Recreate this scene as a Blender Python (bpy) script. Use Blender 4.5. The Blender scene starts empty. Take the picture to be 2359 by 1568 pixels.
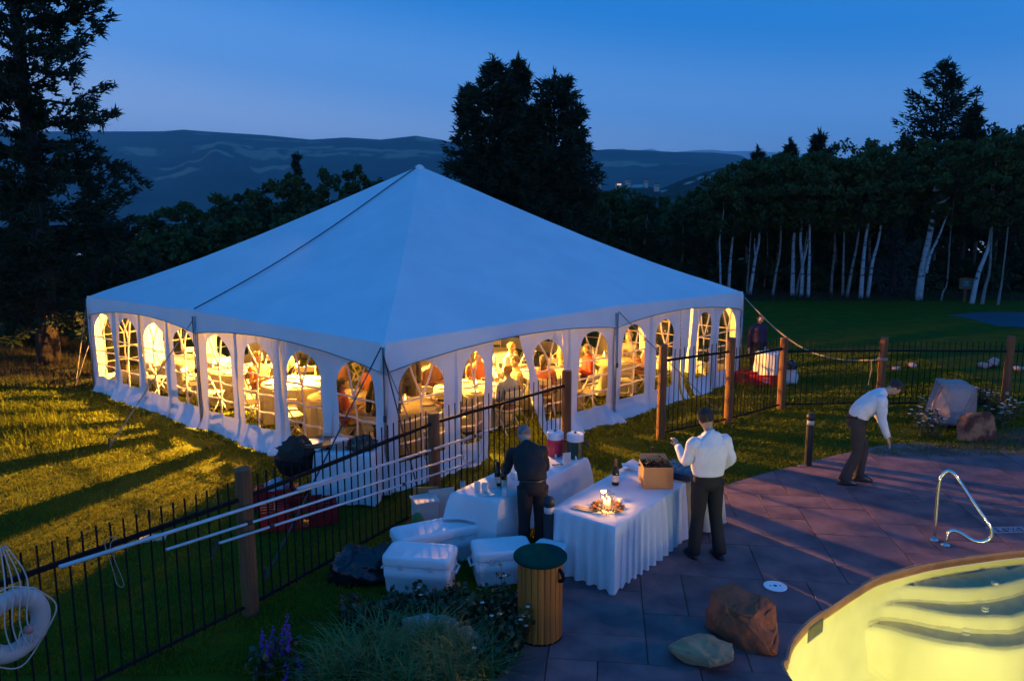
import bpy, bmesh, math, random
import numpy as np
from mathutils import Vector, Matrix, noise
R = math.radians
rnd = random.Random(7)
rng = np.random.default_rng(7)
sc = bpy.context.scene
C = sc.collection

# ------------------------------------------------------------------ camera
F, CX, CY, H, PT = 1740.0, 1179.0, 784.0, 4.0, R(9.0)
cam = bpy.data.cameras.new('camera')
cam_o = bpy.data.objects.new('camera', cam); C.objects.link(cam_o)
cam_o.location = (0, 0, H); cam_o.rotation_euler = (R(90) - PT, 0, 0)
cam.sensor_width = 36; cam.lens = 36 * F / 2358
cam.clip_start = .1; cam.clip_end = 40000
sc.camera = cam_o

# ------------------------------------------------------------------ sky, afterglow, exposure
world = bpy.data.worlds.new('World'); sc.world = world; world.use_nodes = True
wn = world.node_tree; wl = wn.links
bg = wn.nodes['Background']
sky = wn.nodes.new('ShaderNodeTexSky'); sky.sky_type = 'NISHITA'; sky.sun_disc = False
SUN_EL, SUN_ROT = R(2.0), R(135)
sky.sun_elevation = SUN_EL; sky.sun_rotation = SUN_ROT
sky.ozone_density = 5; sky.dust_density = .3
tint = wn.nodes.new('ShaderNodeMix'); tint.data_type = 'RGBA'; tint.blend_type = 'MULTIPLY'
tint.inputs[0].default_value = 1; tint.inputs[7].default_value = (.05, .28, .55, 1)
wl.new(sky.outputs[0], tint.inputs[6])
tc = wn.nodes.new('ShaderNodeTexCoord'); sx = wn.nodes.new('ShaderNodeSeparateXYZ')
wl.new(tc.outputs['Generated'], sx.inputs[0])
m1 = wn.nodes.new('ShaderNodeMath'); m1.operation = 'MULTIPLY_ADD'   # the glow lies low and to the left
wl.new(sx.outputs[0], m1.inputs[0]); m1.inputs[1].default_value = .12; wl.new(sx.outputs[2], m1.inputs[2])
ramp = wn.nodes.new('ShaderNodeValToRGB')
wl.new(m1.outputs[0], ramp.inputs[0])
cr = ramp.color_ramp; cr.interpolation = 'EASE'
stops = [(0.0, (.430, .580, .960)), (.07, (.390, .620, 1.06)), (.16, (.150, .430, .990)), (.27, (.016, .270, .840)),
         (.42, (.004, .230, .780)), (1.0, (.004, .235, .760))]
cr.elements[0].position = stops[0][0]; cr.elements[0].color = (*stops[0][1], 1)
cr.elements[1].position = stops[-1][0]; cr.elements[1].color = (*stops[-1][1], 1)
for p, c in stops[1:-1]:
    e = cr.elements.new(p); e.color = (*c, 1)
wmix = wn.nodes.new('ShaderNodeMix'); wmix.data_type = 'RGBA'; wmix.inputs[0].default_value = .9
wl.new(tint.outputs[2], wmix.inputs[6]); wl.new(ramp.outputs[0], wmix.inputs[7])
wl.new(wmix.outputs[2], bg.inputs[0]); bg.inputs[1].default_value = 1.0

sun = bpy.data.lights.new('sun', 'SUN'); sun_o = bpy.data.objects.new('sun', sun); C.objects.link(sun_o)
sun.energy = .05; sun.angle = R(50); sun.color = (1, .55, .42)
az = R(135)   # the last light comes from behind the camera, to the right
sd = Vector((math.sin(az) * math.cos(R(18)), math.cos(az) * math.cos(R(18)), math.sin(R(18))))
sun_o.rotation_euler = sd.to_track_quat('Z', 'Y').to_euler()
vs = sc.view_settings
vs.view_transform = 'Standard'; vs.look = 'None'; vs.exposure = 0; vs.gamma = 1
sc.render.engine = 'CYCLES'
cy = sc.cycles
cy.use_denoising = True
try: cy.denoiser = 'OPENIMAGEDENOISE'
except Exception: pass
cy.max_bounces = 6; cy.diffuse_bounces = 3; cy.glossy_bounces = 3; cy.transmission_bounces = 4; cy.transparent_max_bounces = 16
cy.volume_bounces = 0; cy.sample_clamp_indirect = 4; cy.caustics_reflective = False; cy.caustics_refractive = False

# ------------------------------------------------------------------ geometry of the view: a pixel of the photograph meets a level
def ray(px, py):
    u = (px - CX) / F; v = (py - CY) / F
    return Vector((u, math.cos(PT) - v * math.sin(PT), -math.sin(PT) - v * math.cos(PT)))
def at(px, py, z=0.0):
    d = ray(px, py); t = (z - H) / d.z
    return Vector((d.x * t, d.y * t, z))
def atd(px, py, y):
    d = ray(px, py); t = y / d.y
    return Vector((d.x * t, y, H + d.z * t))
def atplane(px, py, P, n):
    d = ray(px, py); o = Vector((0, 0, H)); t = (P - o).dot(n) / d.dot(n)
    return o + d * t

# ------------------------------------------------------------------ mesh helpers
class MB:
    def __init__(s): s.v = []; s.f = []; s.mi = []; s.m = 0; s.X = None
    def add(s, vs_, fs):
        b = len(s.v)
        if s.X is not None: vs_ = [s.X @ Vector(p) for p in vs_]
        s.v.extend([tuple(p) for p in vs_])
        s.f.extend([tuple(i + b for i in f) for f in fs]); s.mi.extend([s.m] * len(fs))
        return s
    def box(s, c, d, rz=0, top=1.0):
        x, y, z = d[0] / 2, d[1] / 2, d[2] / 2; c = Vector(c); M = Matrix.Rotation(rz, 3, 'Z')
        p = [c + M @ Vector((sx_ * x * (top if sz > 0 else 1), sy * y * (top if sz > 0 else 1), sz * z)) for sz in (-1, 1) for sx_, sy in ((-1, -1), (1, -1), (1, 1), (-1, 1))]
        return s.add(p, [(3, 2, 1, 0), (4, 5, 6, 7), (0, 1, 5, 4), (1, 2, 6, 5), (2, 3, 7, 6), (3, 0, 4, 7)])
    def loft(s, rings, cap0=True, cap1=True, closed=True):
        n = len(rings[0]); v = [p for r in rings for p in r]; f = []
        for i in range(len(rings) - 1):
            for j in range(n if closed else n - 1):
                k = (j + 1) % n
                f.append((i * n + j, i * n + k, (i + 1) * n + k, (i + 1) * n + j))
        if cap0: f.append(tuple(range(n - 1, -1, -1)))
        if cap1: f.append(tuple((len(rings) - 1) * n + j for j in range(n)))
        return s.add(v, f)
    def tube(s, pts, r, n=6, cap=True, sq=False):
        pts = [Vector(p) for p in pts]
        rs = r if isinstance(r, (list, tuple)) else [r] * len(pts)
        rings = []; up = None
        for i, p in enumerate(pts):
            t = (pts[min(i + 1, len(pts) - 1)] - pts[max(i - 1, 0)])
            if t.length < 1e-9: t = Vector((0, 0, 1))
            t.normalize()
            if up is None:
                up = Vector((0, 0, 1)) if abs(t.z) < .9 else Vector((0, 1, 0))
            a = t.cross(up)
            if a.length < 1e-6: a = t.orthogonal()
            a.normalize(); b = a.cross(t).normalized(); up = b
            o = math.pi / n if sq else 0
            rings.append([p + (a * math.cos(o + 2 * math.pi * k / n) + b * math.sin(o + 2 * math.pi * k / n)) * rs[i] for k in range(n)])
        return s.loft(rings, cap, cap)
    def lathe(s, prof, n=24, c=(0, 0, 0)):
        c = Vector(c)
        rings = [[c + Vector((r * math.cos(2 * math.pi * k / n), r * math.sin(2 * math.pi * k / n), z)) for k in range(n)] for r, z in prof]
        return s.loft(rings)
    def ball(s, c, rad, nu=14, nv=10, keep=None):
        c = Vector(c); rx, ry, rz = (rad, rad, rad) if not isinstance(rad, (tuple, list)) else rad
        rings = []
        for i in range(nv + 1):
            a = -math.pi / 2 + math.pi * i / nv
            a = max(min(a, math.pi / 2 - .02), -math.pi / 2 + .02)
            rings.append([c + Vector((rx * math.cos(a) * math.cos(2 * math.pi * k / nu), ry * math.cos(a) * math.sin(2 * math.pi * k / nu), rz * math.sin(a))) for k in range(nu)])
        return s.loft(rings)
    def rrect(s, prof, c=(0, 0, 0), seg=4):
        # prof: (z, half width, half depth, corner radius)
        c = Vector(c); rings = []
        for z, hw, hd, r in prof:
            ring = []
            for qx, qy, a0 in ((1, 1, 0), (-1, 1, 90), (-1, -1, 180), (1, -1, 270)):
                for k in range(seg + 1):
                    a = R(a0 + 90 * k / seg)
                    ring.append(c + Vector((qx * (hw - r) + r * math.cos(a), qy * (hd - r) + r * math.sin(a), z)))
            rings.append(ring)
        return s.loft(rings)
    def build(s, name, mats, parent=None, smooth=False, base=None, world=None):
        v = s.v
        if base is not None:
            b = Vector(base); v = [(p[0] - b.x, p[1] - b.y, p[2] - b.z) for p in v]
        elif parent is not None and world:
            r = parent
            while r.parent: r = r.parent
            M = (Matrix.Translation(r.location) @ Matrix.Rotation(r.rotation_euler.z, 4, 'Z')).inverted()
            v = [tuple(M @ Vector(p)) for p in v]
        me = bpy.data.meshes.new(name); me.from_pydata(v, [], s.f)
        for m in (mats if isinstance(mats, (list, tuple)) else [mats]): me.materials.append(m)
        if any(s.mi): me.polygons.foreach_set('material_index', s.mi)
        if smooth: me.polygons.foreach_set('use_smooth', [True] * len(s.f))
        me.update()
        o = bpy.data.objects.new(name, me); C.objects.link(o)
        if base is not None: o.location = base
        if parent is not None: o.parent = parent
        return o
def smooth_angle(o, a=40):
    me = o.data
    me.polygons.foreach_set('use_smooth', [True] * len(me.polygons))
    try: me.set_sharp_from_angle(angle=R(a))
    except Exception: pass
    return o
def np_obj(name, V, Fc, mats, parent=None, loc=None, smooth=False, mi=None):
    me = bpy.data.meshes.new(name); V = np.ascontiguousarray(V, dtype=np.float32); Fc = np.ascontiguousarray(Fc, dtype=np.int32)
    k = Fc.shape[1]
    me.vertices.add(len(V)); me.vertices.foreach_set('co', V.ravel())
    me.loops.add(Fc.size); me.loops.foreach_set('vertex_index', Fc.ravel())
    me.polygons.add(len(Fc)); me.polygons.foreach_set('loop_start', np.arange(0, Fc.size, k, dtype=np.int32))
    for m in (mats if isinstance(mats, (list, tuple)) else [mats]): me.materials.append(m)
    if mi is not None: me.polygons.foreach_set('material_index', np.asarray(mi, dtype=np.int32))
    if smooth: me.polygons.foreach_set('use_smooth', np.ones(len(Fc), dtype=bool))
    me.update(calc_edges=True); me.validate()
    o = bpy.data.objects.new(name, me); C.objects.link(o)
    if parent is not None: o.parent = parent
    if loc is not None: o.location = loc
    return o
def thing(name, label, cat, loc=(0, 0, 0), rotz=0, group=None):
    o = bpy.data.objects.new(name, None); C.objects.link(o); o.empty_display_size = .1
    o.location = loc; o.rotation_euler = (0, 0, rotz)
    return tag(o, label, cat, group)
def tag(o, label=None, cat=None, group=None, kind=None):
    if label: o['label'] = label
    if cat: o['category'] = cat
    if group: o['group'] = group
    if kind: o['kind'] = kind
    return o
def copy_tree(o, parent=None):
    c = o.copy(); C.objects.link(c); c.parent = parent
    for ch in list(o.children): copy_tree(ch, c)
    return c
def dup(o, loc, rotz, label, group=None, scale=None):
    c = copy_tree(o); c.location = loc; c.rotation_euler = (0, 0, rotz); c['label'] = label
    if group: c['group'] = group
    if scale is not None: c.scale = scale if isinstance(scale, (tuple, list)) else (scale,) * 3
    return c
def inst(o, name, parent=None, loc=None, rot=None):   # a piece that shares its mesh
    c = bpy.data.objects.new(name, o.data); C.objects.link(c)
    if parent is not None: c.parent = parent
    if loc is not None: c.location = loc
    if rot is not None: c.rotation_euler = rot
    return c
def crom(pts, n=6):
    P = [Vector(p) for p in pts]; P = [P[0] * 2 - P[1]] + P + [P[-1] * 2 - P[-2]]; out = []
    for i in range(1, len(P) - 2):
        for k in range(n):
            t = k / n; a, b, c, d = P[i - 1], P[i], P[i + 1], P[i + 2]
            out.append(.5 * ((2 * b) + (c - a) * t + (2 * a - 5 * b + 4 * c - d) * t * t + (3 * b - a - 3 * c + d) * t ** 3))
    return out + [P[-2]]
def inside(x, y, poly):
    c = False; j = len(poly) - 1
    for i in range(len(poly)):
        xi, yi = poly[i][0], poly[i][1]; xj, yj = poly[j][0], poly[j][1]
        if (yi > y) != (yj > y) and x < (xj - xi) * (y - yi) / (yj - yi) + xi: c = not c
        j = i
    return c

# ------------------------------------------------------------------ materials
MATS = {}
def M(name, c1, c2=None, scale=6, rough=.6, bump=0, bscale=None, metal=0, trans=None, detail=4, spec=None, stretch=None, emit=None, estr=0, fac=(.35, .65), objrand=0, bdist=.02):
    if name in MATS: return MATS[name]
    m = bpy.data.materials.new(name); m.use_nodes = True; nt = m.node_tree; L = nt.links
    p = nt.nodes['Principled BSDF']; p.inputs['Base Color'].default_value = (*c1, 1)
    p.inputs['Roughness'].default_value = rough; p.inputs['Metallic'].default_value = metal
    if spec is not None: p.inputs['Specular IOR Level'].default_value = spec
    t = nt.nodes.new('ShaderNodeTexCoord'); src = t.outputs['Object']
    if stretch:
        mp = nt.nodes.new('ShaderNodeMapping'); mp.inputs['Scale'].default_value = stretch; L.new(src, mp.inputs[0]); src = mp.outputs[0]
    if c2 is not None:
        n = nt.nodes.new('ShaderNodeTexNoise'); n.inputs['Scale'].default_value = scale; n.inputs['Detail'].default_value = detail; L.new(src, n.inputs[0])
        mr = nt.nodes.new('ShaderNodeMapRange'); mr.inputs[1].default_value = fac[0]; mr.inputs[2].default_value = fac[1]; L.new(n.outputs[0], mr.inputs[0])
        x = nt.nodes.new('ShaderNodeMix'); x.data_type = 'RGBA'; L.new(mr.outputs[0], x.inputs[0])
        x.inputs[6].default_value = (*c1, 1); x.inputs[7].default_value = (*c2, 1); col = x.outputs[2]
        if objrand:
            oi = nt.nodes.new('ShaderNodeObjectInfo'); hs = nt.nodes.new('ShaderNodeHueSaturation'); L.new(col, hs.inputs['Color'])
            mr2 = nt.nodes.new('ShaderNodeMapRange'); mr2.inputs[3].default_value = 1 - objrand; mr2.inputs[4].default_value = 1 + objrand
            L.new(oi.outputs['Random'], mr2.inputs[0]); L.new(mr2.outputs[0], hs.inputs['Value']); col = hs.outputs[0]
        L.new(col, p.inputs['Base Color'])
    if bump:
        n2 = nt.nodes.new('ShaderNodeTexNoise'); n2.inputs['Scale'].default_value = bscale or scale * 4; n2.inputs['Detail'].default_value = 5; L.new(src, n2.inputs[0])
        b = nt.nodes.new('ShaderNodeBump'); b.inputs['Strength'].default_value = bump; b.inputs['Distance'].default_value = bdist
        L.new(n2.outputs[0], b.inputs['Height']); L.new(b.outputs[0], p.inputs['Normal'])
    if emit:
        p.inputs['Emission Color'].default_value = (*emit, 1); p.inputs['Emission Strength'].default_value = estr
    if trans is not None:
        tr = nt.nodes.new('ShaderNodeBsdfTranslucent'); tr.inputs[0].default_value = (*trans[1], 1)
        mx = nt.nodes.new('ShaderNodeMixShader'); mx.inputs[0].default_value = trans[0]
        out = nt.nodes['Material Output']
        L.new(p.outputs[0], mx.inputs[1]); L.new(tr.outputs[0], mx.inputs[2]); L.new(mx.outputs[0], out.inputs[0])
    MATS[name] = m; return m
def clear(name, tintc=(1, 1, 1), amt=.12, rough=.08, fres=True):
    if name in MATS: return MATS[name]
    m = bpy.data.materials.new(name); m.use_nodes = True; nt = m.node_tree; L = nt.links
    nt.nodes.remove(nt.nodes['Principled BSDF']); out = nt.nodes['Material Output']
    t = nt.nodes.new('ShaderNodeBsdfTransparent'); t.inputs[0].default_value = (*tintc, 1)
    g = nt.nodes.new('ShaderNodeBsdfGlossy'); g.inputs['Roughness'].default_value = rough
    mx = nt.nodes.new('ShaderNodeMixShader'); fr = nt.nodes.new('ShaderNodeFresnel'); fr.inputs[0].default_value = 1.33
    if fres: L.new(fr.outputs[0], mx.inputs[0])
    else: mx.inputs[0].default_value = amt
    L.new(t.outputs[0], mx.inputs[1]); L.new(g.outputs[0], mx.inputs[2]); L.new(mx.outputs[0], out.inputs[0])
    if name == 'pool_water':
        n = nt.nodes.new('ShaderNodeTexNoise'); n.inputs['Scale'].default_value = 4.5; n.inputs['Detail'].default_value = 3; b = nt.nodes.new('ShaderNodeBump'); b.inputs['Strength'].default_value = .10
        tcn = nt.nodes.new('ShaderNodeTexCoord'); L.new(tcn.outputs['Object'], n.inputs[0]); L.new(n.outputs[0], b.inputs['Height']); L.new(b.outputs[0], g.inputs['Normal']); L.new(b.outputs[0], fr.inputs['Normal'])
    if name == 'pool_water':   # ripples bend what is seen through the surface a little
        rf = nt.nodes.new('ShaderNodeBsdfRefraction'); rf.inputs['IOR'].default_value = 1.025; rf.inputs['Roughness'].default_value = 0; rf.inputs[0].default_value = (.93, 1, .90, 1)
        b2 = nt.nodes.new('ShaderNodeBump'); b2.inputs['Strength'].default_value = .5; b2.inputs['Distance'].default_value = .05; L.new(n.outputs[0], b2.inputs['Height']); L.new(b2.outputs[0], rf.inputs['Normal'])
        m2 = nt.nodes.new('ShaderNodeMixShader'); m2.inputs[0].default_value = .45; L.new(t.outputs[0], m2.inputs[1]); L.new(rf.outputs[0], m2.inputs[2]); L.new(m2.outputs[0], mx.inputs[1])
    MATS[name] = m; return m
fabric = M('tent_fabric', (.74, .75, .78), (.68, .69, .73), scale=1.2, rough=.55, bump=.5, bscale=2.2, trans=(.0001, (.8, .72, .6)))
wallfab = M('wall_fabric', (.74, .74, .76), (.66, .66, .7), scale=1.5, rough=.5, bump=.4, bscale=5, trans=(.014, (.8, .7, .55)))
strap = M('window_strap', (.75, .73, .68), (.68, .66, .62), rough=.6, trans=(.5, (.9, .8, .6)))
vinyl = clear('clear_vinyl', (.93, .83, .66), fres=False, amt=.09, rough=.12)
alu = M('aluminium', (.45, .46, .48), (.36, .37, .39), rough=.35, metal=.9, scale=10)
steel = M('stainless_steel', (.75, .74, .72), rough=.14, metal=1, c2=(.66, .65, .64), scale=20)
polem = M('pole_aluminium', (.62, .63, .66), (.5, .51, .54), rough=.55, metal=.45, scale=8)
rope_m = M('rope', (.34, .30, .25), (.22, .19, .15), rough=.9, scale=60, bump=.5)
drope_m = M('dark_strap', (.03, .035, .05), (.05, .055, .07), rough=.8, scale=30)
black = M('black_iron', (.008, .008, .010), (.014, .013, .014), rough=.75, scale=20, spec=.08)
wood = M('post_timber', (.20, .085, .030), (.12, .048, .018), rough=.8, scale=3, stretch=(6, 6, .6), bump=.5, bscale=10)
linen = M('white_linen', (.78, .78, .80), (.72, .72, .75), rough=.8, scale=4, bump=.25, bscale=14, trans=(.12, (.7, .68, .64)))
creamlin = M('cream_linen', (.62, .52, .38), (.55, .46, .33), rough=.85, scale=4, bump=.2, bscale=12)
plastic = M('cooler_plastic', (.70, .73, .76), (.62, .65, .68), rough=.7, scale=3, bump=.06, bscale=40, spec=.08)
plasticg = M('cooler_trim', (.55, .57, .58), (.45, .47, .48), rough=.5, scale=8)
card = M('cardboard', (.50, .26, .10), (.42, .21, .08), rough=.85, scale=3, bump=.1)
cardw = M('pale_cardboard', (.55, .49, .46), (.48, .43, .40), rough=.85, scale=3)
bottle = M('bottle_glass', (.006, .012, .008), (.004, .007, .005), rough=.08, scale=5)
foil = M('gold_foil', (.55, .26, .12), (.42, .19, .08), rough=.35, metal=.8, scale=30)
paperl = M('paper_label', (.6, .55, .45), (.5, .46, .38), rough=.7, scale=20)
cupm = M('white_cup', (.72, .72, .70), (.66, .66, .65), rough=.5, scale=20, trans=(.2, (.7, .7, .7)))
glassm = clear('drinking_glass', (.95, .96, .97), fres=False, amt=.13, rough=.05)
redp = M('red_plastic', (.42, .012, .015), (.32, .008, .010), rough=.4, scale=6)
pinkp = M('cherry_red_plastic', (.40, .022, .06), (.33, .016, .045), rough=.38, scale=6)
greenp = M('dark_green_plastic', (.004, .045, .036), (.003, .033, .028), rough=.4, scale=6)
lidw = M('white_lid', (.70, .72, .74), (.62, .64, .66), rough=.4, scale=8)
slatm = M('stained_slat', (.46, .14, .020), (.32, .09, .012), rough=.55, scale=3, stretch=(8, 8, .5), bump=.25, objrand=.25)
lidg = M('green_lid', (.002, .055, .046), (.002, .042, .037), rough=.85, scale=4, spec=0)
bagm = M('black_bag', (.008, .008, .012), (.014, .014, .02), rough=.22, scale=4, bump=.8, bscale=9)
skinm = M('skin', (.50, .30, .20), (.45, .26, .17), rough=.5, scale=12)
hairb = M('brown_hair', (.035, .018, .010), (.02, .010, .006), rough=.6, scale=40, bump=1, bscale=60, stretch=(1, 1, .3), bdist=.03)
hairg = M('grey_hair', (.20, .18, .19), (.13, .12, .13), rough=.6, scale=40, bump=1, bscale=60, stretch=(1, 1, .3), bdist=.03)
hairy = M('fair_hair', (.32, .18, .06), (.24, .13, .04), rough=.6, scale=40, bump=1, bscale=60, stretch=(1, 1, .3), bdist=.03)
hairk = M('black_hair', (.012, .010, .010), (.008, .006, .006), rough=.5, scale=40, bump=1, bscale=60, stretch=(1, 1, .3), bdist=.03)
shirtw = M('white_shirt', (.80, .78, .78), (.72, .70, .70), rough=.75, scale=5, bump=.9, bscale=5, bdist=.03)
shirto = M('off_white_shirt', (.60, .57, .54), (.52, .49, .46), rough=.75, scale=5, bump=.35, bscale=9)
trousk = M('black_cloth', (.010, .009, .010), (.016, .014, .014), rough=.85, scale=6, bump=.2)
trousn = M('navy_cloth', (.012, .014, .030), (.018, .02, .042), rough=.85, scale=6, bump=.2)
trousg = M('taupe_cloth', (.055, .042, .036), (.04, .03, .026), rough=.85, scale=6, bump=.2)
shoem = M('black_leather', (.010, .009, .009), (.015, .013, .013), rough=.35, scale=10)
eyem = M('eye', (.02, .015, .012), (.03, .02, .02), rough=.2)
bulbm = M('lit_bulb', (1, .8, .5), rough=.4, emit=(1, .60, .22), estr=14)
flame = M('candle_flame', (1, .8, .5), rough=.4, emit=(1, .55, .16), estr=26)
wax = M('candle_wax', (.8, .7, .5), (.75, .65, .45), rough=.5, emit=(1, .45, .10), estr=1.1)
chairw = M('white_chair', (.60, .58, .54), (.54, .52, .48), rough=.45, scale=8)
# ------------------------------------------------------------------ outlines on the ground
def cr3(x, y): return at((2000 + x / 2.24) * .784, (1300 + y / 2.24) * .784)
rim = [cr3(*p) for p in ((690, 1500), (705, 1420), (722, 1345), (762, 1268), (860, 1165), (1000, 1070), (1150, 970), (1300, 885), (1500, 825), (1700, 780), (2000, 735), (2258, 705))]
rim = [Vector((2.52, 5.35, 0))] + rim + [Vector((7.6, 9.0, 0)), Vector((9.0, 8.9, 0))]
rim = crom(rim, 5)
pool_poly = rim + [Vector(p) for p in ((10.0, 7.8, 0), (10.2, 5.8, 0), (8.8, 4.2, 0), (6.6, 3.5, 0), (4.4, 3.6, 0), (3.1, 4.3, 0))]
far_edge = crom([at(*p) for p in ((1140, 1568), (1165, 1500), (1168, 1430), (1200, 1345), (1310, 1262), (1500, 1185), (1690, 1112), (1850, 1068), (2000, 1032), (2100, 1019), (2230, 1020), (2300, 990), (2358, 981))], 4)
patio_poly = far_edge + [Vector((9.5, 12.2, 0)), Vector((12, 11.5, 0)), Vector((12, 9.4, 0))] + list(reversed(rim)) + [Vector(p) for p in ((2.7, 4.4, 0), (2.2, 3.2, 0), (.2, 3.0, 0), (-.3, 4.6, 0))]
TA = Vector((-1.856, 10.808, 0)); TB = Vector((-9.864, 17.601, 0)); TC = Vector((5.662, 18.688, 0)); TD = TB + TC - TA

# ------------------------------------------------------------------ ground
grass_c = M('lawn_grass', (.075, .090, .007), (.048, .062, .006), scale=1.6, rough=.95, spec=.05, bump=.9, bscale=55, detail=8)
def gz(x, y):
    d = max(0, y - 44) + max(0, -x - 30) * .8
    z = -d * .10 if d < 300 else -30 - (d - 300) * .03
    return z + .05 * noise.noise(Vector((x * .25, y * .25, 0))) * min(1, max(0, (y - 19)) / 8)
xs = np.concatenate([np.linspace(-900, -40, 14), np.linspace(-36, -14, 18), np.arange(-13, 14, .25), np.linspace(15, 40, 22), np.linspace(60, 900, 12)])
ys = np.concatenate([np.linspace(-200, -4, 8), np.arange(-2, 20, .25), np.linspace(20.5, 60, 45), np.linspace(66, 160, 12), np.linspace(190, 1700, 12)])
mb = MB(); nx = len(xs)
mb.v = [(float(x), float(y), gz(x, y) - .008) for y in ys for x in xs]
for j in range(len(ys) - 1):
    for i in range(nx - 1):
        cx_, cy_ = (xs[i] + xs[i + 1]) / 2, (ys[j] + ys[j + 1]) / 2
        if -1 < cx_ < 13 and 2 < cy_ < 13:   # the dug-out for the pool, its edge well under the paving
            if inside(cx_, cy_, pool_poly) or min((cx_ - q.x) ** 2 + (cy_ - q.y) ** 2 for q in pool_poly[::2]) < .12: continue
        mb.f.append((j * nx + i, j * nx + i + 1, (j + 1) * nx + i + 1, (j + 1) * nx + i)); mb.mi.append(0)
lawn = tag(mb.build('ground', grass_c, smooth=True), kind='structure')

# ------------------------------------------------------------------ patio of stained slabs with sunk joints
joint = M('joint_mortar', (.05, .036, .034), (.035, .026, .026), rough=.95, scale=20)
slabm = M('stained_concrete', (.23, .130, .132), (.075, .050, .060), scale=2.2, fac=(.3, .7), rough=.7, bump=.6, bscale=5, detail=10, objrand=.14, spec=.25)
bm = bmesh.new()
fv = [bm.verts.new((p.x, p.y, -.004)) for p in patio_poly]
try: bmesh.ops.triangulate(bm, faces=[bm.faces.new(fv)])
except Exception: pass
me = bpy.data.meshes.new('patio'); bm.to_mesh(me); bm.free(); me.materials.append(joint)
patio = bpy.data.objects.new('patio', me); C.objects.link(patio); tag(patio, kind='structure')
def clip(poly, n, d):
    out = []
    for i in range(len(poly)):
        a, b = poly[i - 1], poly[i]; da = a[0] * n[0] + a[1] * n[1] - d; db = b[0] * n[0] + b[1] * n[1] - d
        if (da <= 0) != (db <= 0):
            t = da / (da - db); out.append((a[0] + (b[0] - a[0]) * t, a[1] + (b[1] - a[1]) * t))
        if db <= 0: out.append(b)
    return out
ra = R(-7); ux, uy = (math.cos(ra), math.sin(ra)), (-math.sin(ra), math.cos(ra)); CS = .46
base_poly = [(p.x, p.y) for p in patio_poly]; used = set(); slab_n = 0
for j in range(4, 30):
    for i in range(-3, 32):
        if (i, j) in used: continue
        w, h = rnd.choice(((1, 1), (2, 1), (2, 2), (2, 1), (1, 2), (3, 2), (2, 2)))
        while any((i + a, j) in used for a in range(w)): w -= 1
        if any((i + a, j + b) in used for a in range(w) for b in range(h)): h = 1
        used |= {(i + a, j + b) for a in range(w) for b in range(h)}
        g = .004
        x0, x1, y0, y1 = i * CS + g, (i + w) * CS - g, j * CS + g, (j + h) * CS - g
        P = clip(base_poly, ux, x1); P = P and clip(P, (-ux[0], -ux[1]), -x0); P = P and clip(P, uy, y1); P = P and clip(P, (-uy[0], -uy[1]), -y0)
        if len(P) < 3: continue
        ar = abs(sum(P[k - 1][0] * P[k][1] - P[k][0] * P[k - 1][1] for k in range(len(P)))) / 2
        cxp, cyp = sum(p[0] for p in P) / len(P), sum(p[1] for p in P) / len(P)
        if ar < .02 or cyp < 4.6 or cxp > 9: continue
        zt = .010 + rnd.uniform(-.002, .003); mb = MB()
        mb.loft([[Vector((p[0] - cxp, p[1] - cyp, -.02)) for p in P], [Vector((p[0] - cxp, p[1] - cyp, zt - .005)) for p in P],
                 [Vector(((p[0] - cxp) * (1 - .012), (p[1] - cyp) * (1 - .012), zt)) for p in P]], cap0=False)
        o = mb.build('paving_slab', slabm, patio); o.location = (cxp, cyp, 0); slab_n += 1

# ------------------------------------------------------------------ pool
plaster = M('pool_plaster', (.80, .79, .50), (.70, .70, .43), scale=2.5, rough=.7, bump=.1, bscale=20)
tread_m = M('pool_step_plaster', (.80, .72, .36), (.64, .57, .28), scale=9, rough=.85, bump=.25, bscale=12)
copm = M('coping_stone', (.52, .24, .075), (.36, .16, .05), scale=3, rough=.55, bump=.3, bscale=12)
WZ = -.085; FZ = -1.25
mb = MB(); pp = pool_poly; n = len(pp)
cen = Vector((6, 6, 0))
def ins(p, d): q = Vector((cen.x - p.x, cen.y - p.y, 0)).normalized() * d; return Vector((p.x + q.x, p.y + q.y, 0))
mb.loft([[Vector((p.x, p.y, WZ - .02)) for p in pp], [ins(p, .01) + Vector((0, 0, -.6)) for p in pp], [ins(p, .06) + Vector((0, 0, -1.05)) for p in pp], [ins(p, .25) + Vector((0, 0, FZ)) for p in pp]], cap0=False, cap1=False)
pool = tag(mb.build('pool', plaster, smooth=False), kind='structure'); smooth_angle(pool, 50)
bm = bmesh.new(); bm.from_mesh(pool.data)
be = [e for e in bm.edges if e.is_boundary and all(v.co.z < FZ + .01 for v in e.verts)]
bmesh.ops.triangle_fill(bm, use_beauty=True, edges=be); bmesh.ops.recalc_face_normals(bm, faces=bm.faces); bm.to_mesh(pool.data); bm.free()
mb = MB()   # bull-nosed coping round the edge, down to the water line
rows = [(-.16, .012), (-.05, .012), (0, -.002), (.10, -.028), (.11, -.07), (.06, -.085), (.012, -.09), (.004, WZ - .06)]
mb.loft([[Vector((p.x, p.y, 0)) + (ins(p, d) - Vector((p.x, p.y, 0))) * 1.0 + Vector((0, 0, z)) for p in pp] for d, z in ((-.025, .008), (-.015, .012), (-.004, .008), (.012, -.012), (.016, -.04), (.008, -.06), (.006, WZ - .012))], cap0=False, cap1=False)
cop = smooth_angle(mb.build('coping', copm, pool), 60)
def cr3z(x, y, z): return at((2000 + x / 2.24) * .784, (1300 + y / 2.24) * .784, z)
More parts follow.
